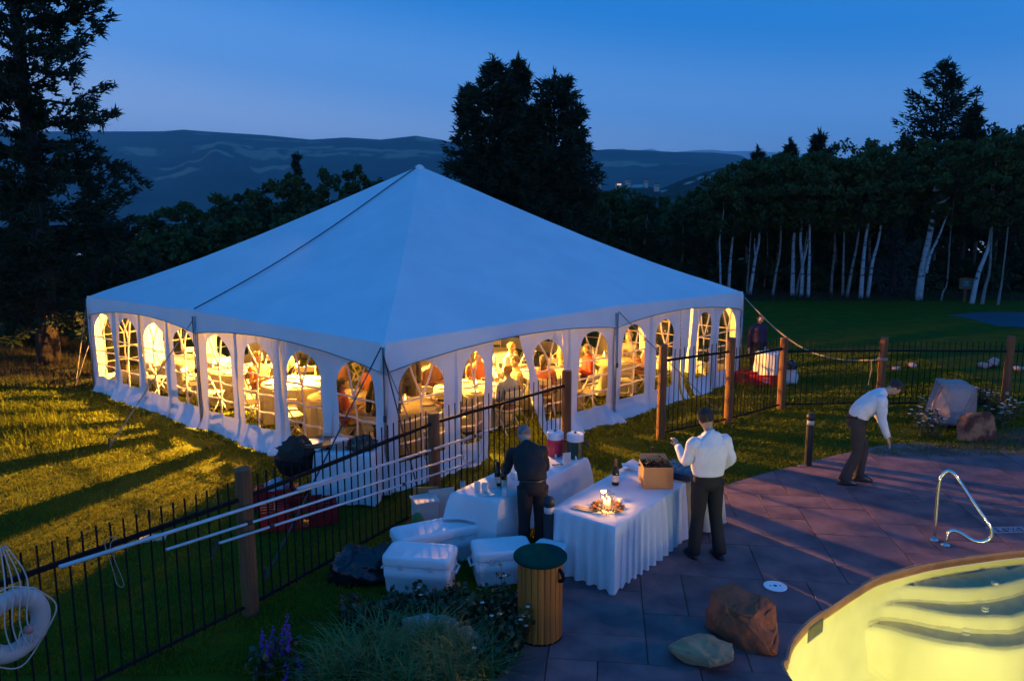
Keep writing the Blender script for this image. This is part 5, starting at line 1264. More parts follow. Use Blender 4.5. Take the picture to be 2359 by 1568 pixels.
    mb.build('hair', hair, t, smooth=True)
    for s in (-1, 1):
        mb = MB(); mb.ball(J['hed'] + fw * .076 + sd_ * s * .031 + up * .012, .010, 8, 6); mb.build('eye', eyem, t, smooth=True)
    return t
# the waiter, seen from behind
J = stand(); J['elL'] = Vector((.27, .02, 1.16)); J['wrL'] = Vector((.20, -.16, .98)); J['elR'] = Vector((-.26, -.05, 1.16)); J['wrR'] = Vector((-.24, -.27, 1.27)); J['anL'] += Vector((.05, .05, 0)); J['knL'] += Vector((.03, 0, 0)); J['anR'] += Vector((-.02, -.05, 0)); J['hed'] += Vector((-.02, -.03, 0))
J = {('%s%s' % (k[:2], 'L' if k[2:] == 'R' else 'R') if k[2:] in 'LR' and len(k) == 3 and k[:2] in ('sh', 'el', 'wr', 'hi', 'kn', 'an') else k): (Vector((-v.x, v.y, v.z))) for k, v in J.items()}
wp = at(1622, 1284)
person('waiter', 'man in white shirt and black trousers seen from behind at the end of the bar', wp, R(196), J, shirtw, trousk, hairb, scale=1.045)
# bartender leaning over the back table
J = bend(stand(), 42); J['elL'] = J['shL'] + Vector((.06, -.10, -.26)); J['wrL'] = J['elL'] + Vector((-.02, -.22, -.08)); J['elR'] = J['shR'] + Vector((-.06, -.10, -.26)); J['wrR'] = J['elR'] + Vector((.03, -.22, -.06))
bp2 = at(1226, 1284)
person('bartender', 'grey haired bartender in black bending down beside the back bar table', bp2, R(192), J, trousk, trousk, hairg, scale=.97)
# stooping man on the patio
J = bend(stand(), 38); J['hed'] += Vector((0, -.02, -.03)); J['elL'] = J['shL'] + Vector((.03, -.06, -.29)); J['wrL'] = J['elL'] + Vector((0, -.12, -.22)); J['elR'] = J['shR'] + Vector((-.03, -.02, -.29)); J['wrR'] = J['elR'] + Vector((0, -.08, -.23)); J['knL'] += Vector((0, -.12, .02)); J['anL'] += Vector((0, -.12, 0)); J['anR'] += Vector((0, .12, 0))
person('man', 'man in white shirt and taupe trousers stooping to the right on the patio edge', at(1962, 1112), R(78), J, shirtw, trousg, hairk, scale=1.06)
J = bend(stand(), 6); person('woman', 'person in dark purple top standing beyond the fence by the right tent corner', at(1738, 876), R(20), J, M('purple_top', (.035, .016, .05), (.025, .012, .035), rough=.8), trousk, hairb, scale=.98)
# guests
cols = dict(orange=(.42, .13, .03), red=(.30, .03, .02), brown=(.13, .055, .03), blue=(.16, .18, .34), dark=(.02, .016, .014), tan=(.40, .27, .14), grey=(.2, .18, .17), white=(.7, .68, .62), olive=(.12, .11, .04))
def cl(n): return M('cloth_' + n, cols[n], tuple(c * .75 for c in cols[n]), rough=.8, scale=8, bump=.2)
gl_ = [(5, 0, 'blue', 'brown', hairy, 'blue striped top', 0), (5, 1, 'orange', 'orange', hairy, 'orange dress', 1), (5, 2, 'tan', 'dark', hairb, 'tan jacket', 0), (5, 3, 'brown', 'dark', hairk, 'brown top', 0),
       (6, 0, 'red', 'dark', hairb, 'red top', 0), (6, 1, 'white', 'grey', hairy, 'white shirt', 0), (6, 2, 'orange', 'brown', hairb, 'orange top', 1), (7, 0, 'grey', 'dark', hairg, 'grey jacket', 0), (7, 1, 'tan', 'tan', hairy, 'tan dress', 1), (7, 2, 'brown', 'brown', hairb, 'brown jacket', 0),
       (0, 0, 'dark', 'dark', hairb, 'black jacket', 0), (0, 1, 'red', 'red', hairb, 'red dress', 1), (1, 0, 'orange', 'brown', hairk, 'orange top', 1), (2, 0, 'brown', 'dark', hairb, 'brown jacket', 0), (2, 1, 'orange', 'orange', hairy, 'orange dress', 1), (3, 0, 'dark', 'dark', hairg, 'black jacket', 0), (8, 0, 'tan', 'brown', hairb, 'tan jacket', 0), (8, 1, 'dark', 'dark', hairk, 'black jacket', 0), (8, 2, 'red', 'dark', hairb, 'red top', 1)]
protos = {}
byt = {}
for s_ in seats: byt.setdefault(s_[2], []).append(s_)
for ti, k, cn, ln, hr, desc, dr in gl_:
    if k >= len(byt.get(ti, [])): continue
    # every second chair, so that no one hides another
    lst = byt[ti]; q, rz, _, lab = lst[(k * 2) % len(lst) if len(lst) % 2 else (k * 2) % len(lst) + (1 if k * 2 >= len(lst) else 0)]
    side = lab.split(', ')[1]
    key = dr; label = 'seated guest in ' + desc + ' ' + where[ti] + ', ' + side
    if key not in protos:
        protos[key] = person('guest', label, q + Vector((0, 0, 0)), rz, sit(), cl(cn), cl(ln), hr, group='guests seated in the marquee', dress=(1 if dr else None), sleeves=not dr, long_hair=bool(dr)); g = protos[key]
    else:
        g = dup(protos[key], q, rz, label)
    for ch in g.children:
        n_ = ch.name.split('.')[0]
        mt = {'shirt': cl(cn), 'bodice': cl(cn), 'collar': cl(cn), 'cuffs': cl(cn), 'trousers': cl(ln), 'skirt': cl(ln), 'hair': hr}.get(n_)
        if mt:
            ch.material_slots[0].link = 'OBJECT'; ch.material_slots[0].material = mt
# two guests near the front, one added and one moved to block lamp light
J = stand(); g = person('guest', 'added guest in a dark jacket beyond the front corner table, blocking lamp light', Vector((-2.05, 14.35, 0)), R(10), J, cl('dark'), cl('dark'), hairb)
J = bend(stand(), 30); g = person('guest', 'standing guest in black bending over the front corner table', Vector((-2.12, 12.10, 0)), R(175), J, cl('dark'), cl('dark'), hairb)
# ------------------------------------------------------------------ trees and plants
bark = M('conifer_bark', (.045, .030, .024), (.025, .018, .015), scale=4, rough=.95, bump=.6, stretch=(5, 5, 1))
needle = M('needles', (.016, .030, .016), (.028, .046, .020), scale=1.2, rough=.85, spec=.2)
needle2 = M('bluish_needles', (.035, .060, .055), (.05, .075, .07), scale=1.2, rough=.85, spec=.2)
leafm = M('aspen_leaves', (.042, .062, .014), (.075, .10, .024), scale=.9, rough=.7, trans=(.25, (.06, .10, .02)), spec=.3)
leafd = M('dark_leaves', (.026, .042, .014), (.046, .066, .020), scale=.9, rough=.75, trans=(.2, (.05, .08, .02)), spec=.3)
aspb = M('aspen_bark', (.40, .42, .44), (.30, .31, .32), scale=5, rough=.75, bump=.3)
aspg = M('grey_aspen_bark', (.24, .22, .20), (.15, .14, .12), scale=5, rough=.8, bump=.3)
for m_, dk in ((aspb, (.05, .045, .04)), (aspg, (.04, .035, .03))):   # dark eyes and scars
    nt = m_.node_tree; L_ = nt.links; p_ = nt.nodes['Principled BSDF']; src = p_.inputs['Base Color'].links[0].from_socket
    tcn = nt.nodes.new('ShaderNodeTexCoord'); mp = nt.nodes.new('ShaderNodeMapping'); mp.inputs['Scale'].default_value = (3, 3, 7); L_.new(tcn.outputs['Object'], mp.inputs[0])
    n_ = nt.nodes.new('ShaderNodeTexNoise'); n_.inputs['Scale'].default_value = 1.0; n_.inputs['Detail'].default_value = 3; L_.new(mp.outputs[0], n_.inputs[0])
    mr = nt.nodes.new('ShaderNodeMapRange'); mr.inputs[1].default_value = .58; mr.inputs[2].default_value = .64; L_.new(n_.outputs[0], mr.inputs[0])
    x_ = nt.nodes.new('ShaderNodeMix'); x_.data_type = 'RGBA'; L_.new(mr.outputs[0], x_.inputs[0]); L_.new(src, x_.inputs[6]); x_.inputs[7].default_value = (*dk, 1); L_.new(x_.outputs[2], p_.inputs['Base Color'])
def unit(n, g): v = g.normal(0, 1, (n, 3)); return v / np.linalg.norm(v, axis=1, keepdims=True)
def blades(cen, dirs, ln, wd, g):
    n = len(cen); s = np.cross(dirs, unit(n, g)); s /= np.maximum(np.linalg.norm(s, axis=1, keepdims=True), 1e-6)
    V = np.empty((n, 3, 3)); ln = np.asarray(ln).reshape(-1, 1); wd = np.asarray(wd).reshape(-1, 1)
    V[:, 0] = cen - s * wd; V[:, 1] = cen + s * wd; V[:, 2] = cen + dirs * ln
    return V.reshape(-1, 3), np.arange(n * 3).reshape(-1, 3)
def leaves(cen, size, g):
    n = len(cen); d = unit(n, g); s = np.cross(d, unit(n, g)); s /= np.maximum(np.linalg.norm(s, axis=1, keepdims=True), 1e-6); sz = (size * g.uniform(.6, 1.3, n)).reshape(-1, 1)
    V = np.empty((n, 4, 3)); V[:, 0] = cen - d * sz; V[:, 1] = cen + s * sz * .75; V[:, 2] = cen + d * sz; V[:, 3] = cen - s * sz * .75
    return V.reshape(-1, 3), np.arange(n * 4).reshape(-1, 4)
def conifer(label, loc, h, br, tr, seed, z0=.08, nwh=None, needle_l=.2, dens=1.0, irregular=.25, taper=.9, droop=.25, mat=None, group=None, name='conifer', curve=1.0, lean=(0, 0), tuft=7):
    g = np.random.default_rng(seed); r_ = random.Random(seed); t = thing(name, label, 'tree', tuple(loc), 0, group)
    mb = MB(); tp_ = [Vector((lean[0] * (k / 8) ** 2 + .05 * math.sin(k * 1.3 + seed), lean[1] * (k / 8) ** 2, h * k / 8)) for k in range(9)]
    mb.tube(tp_, [tr * (1 - .92 * k / 8) + .012 for k in range(9)], 10); mb.build('trunk', bark, t, smooth=True)
    mb = MB(); cen = []; dr = []; nwh = nwh or int(h * 3.0)
    for w in range(nwh):
        f = z0 + (1 - z0) * (w + r_.random() * .6) / nwh
        if f > .985: continue
        z = h * f; c0 = Vector((lean[0] * f * f, lean[1] * f * f, z))
        R_ = br * (1 - ((f - z0) / (1 - z0)) ** curve) ** taper
        for b in range(r_.randint(3, 5)):
            a = r_.random() * 6.283; Ln = max(.22, R_ * r_.uniform(1 - irregular * 2, 1 + irregular * .6))
            e = Vector((math.cos(a), math.sin(a), 0)); up0 = .35 * f - droop * (1 - f) + r_.uniform(-.12, .12)
            pts = [c0 + e * Ln * s + Vector((0, 0, Ln * (up0 * s + .22 * s * s * (1 if r_.random() < .8 else -.5)))) for s in (0, .25, .5, .75, 1)]
            mb.tube(pts, [max(.006, .022 * Ln * (1 - .8 * s)) for s in (0, .25, .5, .75, 1)], 3, cap=False)
            nt_ = int((4 + Ln * 7.5) * dens); lat = Vector((-e.y, e.x, 0))
            for k in range(nt_):
                s = .18 + .82 * (k + r_.random()) / nt_; i = min(3, int(s * 4)); p = pts[i].lerp(pts[i + 1], s * 4 - i)
                wl2 = .40 * Ln * (1.05 - s) * r_.uniform(-1, 1)
                p = p + lat * wl2 + e * abs(wl2) * .5 + Vector((0, 0, r_.uniform(-.06, .05) - abs(wl2) * .12))
                dd = (e + lat * (wl2 * 1.2) + Vector((0, 0, .25))).normalized()
                m = tuft; c_ = np.tile(np.array(p), (m, 1)) + g.normal(0, needle_l * .28, (m, 3)); cen.append(c_); dr.append(np.tile(np.array(dd), (m, 1)) + g.normal(0, .55, (m, 3)))
    # top shoot
    c_ = np.array([[lean[0], lean[1], h]]) + g.normal(0, .05, (30, 3)) * (1, 1, 4); cen.append(c_ - (0, 0, .15)); dr.append(g.normal(0, .5, (30, 3)) + (0, 0, 1))
    mb.build('branches', bark, t)
    cen = np.concatenate(cen); dr = np.concatenate(dr); dr /= np.linalg.norm(dr, axis=1, keepdims=True)
    V, Fc = blades(cen, dr, needle_l * g.uniform(.6, 1.3, len(cen)), needle_l * .16 * g.uniform(.7, 1.4, len(cen)), g)
    np_obj('needles', V, Fc, mat or needle, parent=t)
    return t
def based(px, py, z=0): p = at(px, py, z); return p
# the tall pine at the left edge
p = at(118, 838); conifer('very tall ragged pine left of the tent, rising higher than any other tree', p, 14.5, 2.75, .30, 11, z0=.10, nwh=56, needle_l=.20, dens=1.25, irregular=.48, taper=.40, droop=.22, name='pine_tree', tuft=11)
def far(px, d): q = atd(px, 700, d); return Vector((q.x, d, gz(q.x, d)))
def topz(px, py, d): return atd(px, py, d).z
def con_at(label, px, pyt, d, halfw, seed, **k):
    q = far(px, d); q.x = atd(px, pyt, d).x; h = topz(px, pyt, d) - q.z; return conifer(label, q, h, halfw / F * d, k.pop('tr', .2), seed, **k)
# dark trees behind and beside it
con_at('dark fir left of the tall pine', 20, 430, 27, 130, 21, dens=1.0, needle_l=.26, irregular=.3, group='dark firs along the left edge')
con_at('dark fir just right of the tall pine trunk', 205, 420, 29, 120, 22, dens=1.0, needle_l=.26, irregular=.3, group='dark firs along the left edge')
con_at('broad low fir filling the left edge beside the tent corner', 262, 560, 32, 110, 23, dens=1.0, needle_l=.26, group='dark firs along the left edge')
con_at('dark fir behind the tent at the left, lowest of its row', 345, 600, 36, 110, 24, dens=1.0, needle_l=.28, group='dark firs along the left edge')
con_at('dark fir at the extreme left behind the pine', -60, 520, 30, 150, 25, dens=1.0, needle_l=.28, group='dark firs along the left edge')
con_at('dark fir between pine and tent, close behind the dry grass', 120, 600, 24, 150, 26, dens=1.1, needle_l=.26, group='dark firs along the left edge')
con_at('small pointed conifer rising over the bushes behind the tent roof', 683, 360, 58, 42, 27, dens=.9, needle_l=.3, irregular=.2)
# the clump behind the peak
con_at('tall blunt topped conifer, left of the clump behind the tent peak', 1135, 145, 38, 150, 31, dens=1.1, needle_l=.32, nwh=50, irregular=.22, taper=.62, curve=1.3, droop=.12, group='conifer clump behind the tent peak')
con_at('pointed conifer in the middle of the clump behind the tent peak', 1193, 140, 40, 130, 32, dens=1.1, needle_l=.32, nwh=50, irregular=.22, taper=.7, curve=1.2, droop=.12, group='conifer clump behind the tent peak')
con_at('broad conifer, right of the clump behind the tent peak', 1278, 172, 37, 128, 33, dens=1.1, needle_l=.32, nwh=50, irregular=.22, taper=.55, curve=1.5, droop=.10, group='conifer clump behind the tent peak')
con_at('low conifer leaning out at the left foot of the clump', 1078, 205, 39, 90, 34, dens=1.1, needle_l=.3, irregular=.25, taper=.6, group='conifer clump behind the tent peak')
con_at('short conifer at the right foot of the clump', 1330, 245, 38.5, 72, 35, dens=1.1, needle_l=.3, irregular=.25, taper=.6, group='conifer clump behind the tent peak')
# right side conifers
con_at('tall open topped pine standing over the aspens at the right', 2182, 138, 46, 150, 41, z0=.3, dens=.62, needle_l=.34, irregular=.34, taper=.7, droop=.0, tuft=6, name='pine_tree')
con_at('darker shorter pine just right of the tall open pine', 2246, 240, 45, 70, 42, z0=.3, dens=1.2, needle_l=.32, irregular=.2, taper=.7, droop=.05, name='pine_tree')
con_at('small conifer top over the aspens, left of three', 1745, 345, 50, 48, 43, z0=.4, dens=1, needle_l=.34, irregular=.3, group='conifer tops over the aspens')
con_at('small conifer top over the aspens, middle of three', 1822, 328, 52, 40, 44, z0=.4, dens=1, needle_l=.34, irregular=.3, group='conifer tops over the aspens')
con_at('open branched conifer top over the aspens, right of three', 1887, 306, 51, 52, 45, z0=.4, dens=.8, needle_l=.34, irregular=.3, taper=.6, group='conifer tops over the aspens')
con_at('pale bluish spruce standing in the dark among the aspen trunks', 2070, 480, 41, 75, 46, z0=.05, dens=1.2, needle_l=.26, irregular=.12, taper=.85, droop=.3, mat=needle2, name='spruce_tree')
# aspens
crowns = []
for v in range(4):
    g = np.random.default_rng(60 + v); cl_ = []; nC = 36
    for k in range(nC):
        a = g.uniform(0, 6.283); rr = math.sqrt(g.random()) ; zc = g.uniform(-1, 1); w = math.sqrt(max(.05, 1 - zc * zc)) * (.75 + .45 * g.random())
        c = np.array([rr * w * math.cos(a), rr * w * math.sin(a), zc * 1.02]); n_ = int(g.uniform(95, 190)); rad = g.uniform(.10, .27)
        cl_.append(c + unit(n_, g) * rad * g.random((n_, 1)) ** .5 * (1, 1, .75))
    cc = np.concatenate(cl_); crowns.append(cc)
def crown(parent, v, c, rad, mat, seed, size=.10, name='crown'):
    g = np.random.default_rng(seed); P = crowns[v % 4] * np.array(rad) + np.array(c); V, Fc = leaves(P[seed % 2::2], size * 1.12, g); return np_obj(name, V, Fc, mat, parent=parent)
def aspen(label, px, py, tops, r, mat, seed, top_y, cw=1.5, group='aspens along the far edge of the lawn', forks=(), crown_z=None):
    b = at(px, py); t = thing('aspen_tree', label, 'tree', tuple(b), 0, group); d = b.y
    pts = [b - Vector((0, 0, .1))] + [atd(x, y, d + .2 * k) for k, (x, y) in enumerate(tops, 1)]
    zt = topz(tops[-1][0], top_y, d); end = Vector((pts[-1].x + .2 * math.sin(seed), pts[-1].y, zt - .5)); pts.append(pts[-1].lerp(end, .5) + Vector((.15 * math.cos(seed), 0, 0))); pts.append(end)
    P = crom([p - b for p in pts], 4); n = len(P); mb = MB(); mb.tube(P, [r * (1.15 - .9 * k / (n - 1)) for k in range(n)], 8); mb.build('trunk', mat, t, smooth=True)
    for f in forks:
        q = [atd(x, y, d) - b for x, y in f]; mb = MB(); m_ = len(crom(q, 4)); mb.tube(crom(q, 4), [r * .62 * (1 - .7 * k / (m_ - 1)) for k in range(m_)], 6); mb.build('branch', mat, t, smooth=True)
    top = P[-1]; h = top.z; lo = crown_z if crown_z else h * .54
    cc = (top.x, top.y, (lo + h + .5) / 2); crown(t, seed, cc, (cw, cw, (h + .5 - lo) / 2), leafm, 100 + seed, .085)
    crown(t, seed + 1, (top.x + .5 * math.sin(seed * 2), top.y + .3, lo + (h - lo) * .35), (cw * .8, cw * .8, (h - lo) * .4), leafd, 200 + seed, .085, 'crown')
    return t
D6 = lambda x, y: ((2000 + x / 2.24) * .784, (700 + y / 2.24) * .784)
D3 = lambda x, y: ((2000 + x / 2.24) * .784, (y / 2.24) * .784)
asp = [((262, 380), [(258, 150), (255, 0)], .055, aspb, 400, 'thin white aspen trunk just right of the tent corner, leftmost of all'),
       ((312, 372), [(322, 200), (340, 0)], .085, aspb, 380, 'white aspen trunk, second from the tent corner'),
       ((435, 372), [(440, 250), (452, 90)], .06, aspg, 372, 'thin grey aspen trunk just left of the bent white pair'),
       ((452, 374), [(490, 130), (515, 0)], .085, aspb, 370, 'white aspen trunk bending right with a fork, third from the tent corner'),
       ((545, 345), [(555, 240), (570, 130)], .05, aspg, 365, 'faint thin grey aspen trunk in the shade of the grove'),
       ((602, 382), [(625, 230), (652, 80)], .075, aspg, 362, 'grey aspen trunk leaning right, left of the three white trunks'),
       ((733, 380), [(738, 180), (743, 0)], .115, aspb, 362, 'straight bright white aspen trunk, left of the close group of three'),
       ((757, 380), [(775, 270), (802, 150)], .07, aspg, 360, 'grey aspen trunk leaning between the three white trunks'),
       ((793, 386), [(800, 180), (786, 0)], .10, aspb, 360, 'white aspen trunk with a fork, middle of the close group of three'),
       ((838, 390), [(842, 220), (847, 70)], .09, aspb, 358, 'white aspen trunk, right of the close group of three'),
       ((988, 372), [(995, 230), (1012, 60)], .08, aspg, 365, 'dark grey aspen trunk right of the close group of three'),
       ((1065, 388), [(1068, 200), (1072, 40)], .07, aspg, 370, 'dark grey upright aspen trunk left of the leaning one'),
       ((1090, 392), [(1125, 200), (1160, 30)], .085, aspg, 370, 'greyish aspen trunk leaning right in the middle of the lawn edge'),
       ((1183, 397), [(1196, 200), (1216, 0)], .11, aspb, 350, 'bright white aspen trunk, left of the leaning pair at mid lawn'),
       ((1226, 394), [(1260, 160), (1302, 0)], .095, aspb, 345, 'white aspen trunk, right of the leaning pair at mid lawn'),
       ((1710, 412), [(1725, 350), (1752, 280)], .05, aspg, 330, 'faint thin aspen trunk left of the little sign'),
       ((1912, 432), [(1955, 240), (2035, 10)], .11, aspb, 320, 'white aspen trunk leaning right beside the little sign'),
       ((1980, 434), [(2000, 330), (2032, 190)], .085, aspg, 318, 'short grey aspen trunk right of the leaning one by the sign'),
       ((2085, 438), [(2100, 350), (2115, 250)], .06, aspg, 315, 'faint grey aspen trunk nearest the right edge')]
for i, (b_, tops, r, m_, ty, lab) in enumerate(asp):
    fk = ()
    if i == 3: fk = ([D6(490, 130), D6(484, 60), D6(486, 0)],)
    if i == 8: fk = ([D6(800, 180), D6(825, 80), D6(838, 0)],)
    aspen(lab, *D6(*b_), [D6(*q) for q in tops], r, m_, i, ty, 1.7 + .25 * (i % 3), forks=fk)
# the thick forked white trunk
aspen('thickest white aspen with dark scars and a bare forked top at the right', *D6(1562, 408), [D6(1590, 200), D6(1632, 0), D3(1672, 1350), D3(1668, 1260)], .17, aspb, 30, 322, 1.9, forks=([D6(1610, 230), D6(1640, 110), D6(1692, 0), D3(1770, 1370)], [D3(1668, 1260), D3(1690, 1190), D3(1722, 1125), D3(1800, 1105)], [D3(1690, 1190), D3(1712, 1150), D3(1716, 1118)], [D3(1680, 1250), D3(1735, 1232)], [D3(1690, 1350), D3(1770, 1300)]), crown_z=5.2)
# denser trees behind the front row
k = 0
for row, (d, n, y0) in enumerate(((46, 15, 0), (53, 17, -12))):
    for i in range(n):
        px = 1330 + (2460 - 1330) * (i + rnd.random() * .5) / n; ty = np.interp(px, [1300, 1450, 1560, 1640, 1720, 1850, 1960, 2050, 2150, 2260, 2358, 2460], [438, 436, 446, 430, 385, 378, 372, 350, 345, 330, 316, 310]) + (rnd.uniform(-34, 40) if px > 1740 else rnd.uniform(2, 26)) + y0 * .3
        q = far(px, d + rnd.uniform(-2, 2)); q.x = atd(px, ty, q.y).x; zt = topz(px, ty, q.y); h = zt - q.z
        t = thing('aspen_tree', 'dark leafy tree in the thick of the grove behind the pale trunks', 'tree', tuple(q), 0, 'dark grove trees behind the pale aspens'); k += 1
        mb = MB(); mb.tube([(0, 0, 0), (rnd.uniform(-.3, .3), 0, h * .5), (rnd.uniform(-.4, .4), 0, h * .85)], [.10, .08, .03], 6); mb.build('trunk', aspg, t, smooth=True)
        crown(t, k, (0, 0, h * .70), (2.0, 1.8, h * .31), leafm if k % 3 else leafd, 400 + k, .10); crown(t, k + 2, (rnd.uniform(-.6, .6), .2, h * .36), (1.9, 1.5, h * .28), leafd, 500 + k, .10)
# leafy trees on the slope beyond the tent
for i, (px, ty, d) in enumerate(((330, 545, 44), (395, 492, 50), (455, 474, 54), (520, 458, 50), (575, 452, 56), (640, 432, 54), (700, 412, 52), (760, 402, 58), (822, 398, 55), (885, 428, 60), (945, 440, 58), (1010, 420, 60), (420, 540, 40), (560, 515, 42), (700, 500, 44))):
    q = far(px, d); h = max(2.2, topz(px, ty, d) - q.z)
    t = thing('leafy_tree', 'leafy tree beyond the tent roof, ' + ('leftmost, beside the dark firs', 'second from the left', 'third from the left', 'fourth from the left', 'fifth from the left', 'left of the small pointed conifer', 'right of the small pointed conifer', 'left of the highest crown', 'highest crown', 'just left of the tent peak', 'behind the tent peak', 'hidden low by the conifer clump', 'in front at the far left', 'in front at mid slope', 'in front below the small conifer')[i], 'tree', tuple(q), 0, 'leafy trees beyond the tent'); k += 1
    mb = MB(); mb.tube([(0, 0, 0), (.1, 0, h * .5), (-.1, 0, h * .8)], [.10, .08, .03], 6); mb.build('trunk', aspg, t, smooth=True)
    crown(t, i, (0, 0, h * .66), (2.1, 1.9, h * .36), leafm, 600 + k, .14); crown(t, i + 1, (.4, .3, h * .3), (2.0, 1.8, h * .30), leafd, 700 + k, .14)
# the wood that closes the view: one dark mass
V = []; n0 = 0; Fs = []
g = np.random.default_rng(5)
for i in range(120):
    if i < 70: px, d = g.uniform(1290, 2560), g.uniform(56, 68); ty = np.interp(px, [1300, 1560, 1640, 1720, 1900, 2100, 2358, 2560], [450, 452, 440, 400, 385, 355, 325, 320]) + g.uniform(5, 60)
    else: px, d = g.uniform(-260, 1330), g.uniform(48, 72); ty = np.interp(px, [-260, 250, 330, 400, 560, 760, 850, 1000, 1330], [470, 520, 540, 505, 470, 430, 425, 440, 445]) + g.uniform(10, 70)
    q = far(px, d); h = max(2, topz(px, ty, d) - q.z); P = crowns[i % 4][::2] * np.array((3.0, 2.6, h * .55)) + np.array((q.x, q.y, q.z + h * .47)); v, f = leaves(P, .22, g); V.append(v); Fs.append(f + n0); n0 += len(v)
tag(np_obj('woodland', np.concatenate(V), np.concatenate(Fs), leafd), 'dark mass of woodland behind the lawn and the tent', 'woodland', kind='stuff')
V = []; Fs = []; n0 = 0   # shrubs under the trees
for i in range(120):
    px = g.uniform(1240, 2520) if i < 70 else g.uniform(-200, 420); d = g.uniform(42, 47) if i < 70 else g.uniform(27, 34)
    q = far(px, d); s_ = g.uniform(.5, 1.1); P = crowns[i % 4] * np.array((1.3 * s_, 1.1, s_)) + np.array((q.x, q.y, q.z + s_ * .7)); v, f = leaves(P[::7], .12, g); V.append(v); Fs.append(f + n0); n0 += len(v)
tag(np_obj('undergrowth', np.concatenate(V), np.concatenate(Fs), leafd), 'dark undergrowth at the foot of the trees', 'undergrowth', kind='stuff')
# dry tall grass at the edges of the lawn
def grassy(name, label, pts, hts, wid, mat, seg=3, bendf=.5, seed=0):
    g = np.random.default_rng(seed); n = len(pts); a = g.uniform(0, 6.283, n); d = np.stack([np.cos(a), np.sin(a), np.zeros(n)], 1); s = np.stack([-np.sin(a), np.cos(a), np.zeros(n)], 1)
    hts = hts.reshape(-1, 1); b = g.uniform(.2, 1, (n, 1)) * bendf; V = np.empty((n, (seg + 1) * 2, 3))
    for k in range(seg + 1):
        f = k / seg; c = pts + np.array([0, 0, 1]) * hts * (f - .35 * b * f * f) + d * hts * b * f * f; w = wid * (1 - .9 * f); V[:, 2 * k] = c - s * w; V[:, 2 * k + 1] = c + s * w
    base = (np.arange(n) * (seg + 1) * 2).reshape(-1, 1); Fq = np.concatenate([base + np.array([[2 * k, 2 * k + 1, 2 * k + 3, 2 * k + 2]]) for k in range(seg)])
    return tag(np_obj(name, V.reshape(-1, 3), Fq, mat), label, 'grass' if 'grass' in name else 'plants', kind='stuff')
dry = M('dry_grass', (.032, .023, .012), (.02, .016, .008), scale=1.5, rough=.9)
lg = M('grass_blades', (.10, .128, .008), (.14, .165, .012), scale=2.2, rough=.95, trans=(.25, (.10, .09, .010)), spec=.02)
pts = []
for i in range(9000):
    px = g.uniform(-150, 300); y = g.uniform(17.6, 25) if i % 3 else g.uniform(19, 26); q = atd(px, 800, y); pts.append((q.x, y, 0))
P = np.array(pts); grassy('dry_grass', 'tall dry grass along the left edge of the lawn', P, g.uniform(.10, .36, len(P)), .006, dry, seed=1)
pts = [(at(px, 690).x + g.normal(0, .2), 38.5 + g.uniform(-.8, 3.5), 0) for px in g.uniform(1690, 2400, 6000)]
P = np.array(pts); grassy('dry_grass', 'dry grass fringe below the aspens at the far lawn edge', P, g.uniform(.1, .4, len(P)), .01, dry, seed=2)
# mown lawn: short blades where they can be made out
N = 300000; X = g.uniform(-15, 12, N); Y = 6.2 + 16.5 * g.random(N) ** 1.3; cl2 = np.array([noise.noise(Vector((x * 1.1, y * 1.1, 4))) + .5 * noise.noise(Vector((x * 4, y * 4, 1))) for x, y in zip(X, Y)])
keep = np.ones(N, bool)
for i in range(N):
    x, y = X[i], Y[i]
    if abs(x) > .72 * y + 1.0 or cl2[i] < -.55 + .25 * g.random(): keep[i] = False
    elif x > -.6 and y < 12.5 and (inside(x, y, base_poly) or inside(x, y, pool_poly)): keep[i] = False
X, Y, cl2 = X[keep], Y[keep], cl2[keep]; n = len(X); P = np.stack([X, Y, np.array([gz(x, y) for x, y in zip(X, Y)])], 1)
dirs = g.normal(0, .45, (n, 3)) + (0, 0, 1); dirs /= np.linalg.norm(dirs, axis=1, keepdims=True)
V, Fc = blades(P, dirs, g.uniform(.03, .07, n) * (1 + .5 * np.clip(cl2, 0, 1)), np.full(n, .006) * (.7 + Y / 14), g)
tag(np_obj('lawn_grass', V, Fc, lg), 'short mown grass of the lawn round the tent', 'grass', kind='stuff')
# rough weeds at the left of the lit grass
pts = [(at(px, py).x, at(px, py).y, 0) for px, py in zip(g.normal(70, 60, 1500), g.normal(985, 28, 1500))]
P = np.array(pts); grassy('weeds', 'clump of rough weeds at the left of the lit lawn', P, g.uniform(.08, .30, len(P)), .008, lg, seed=3, bendf=.8)
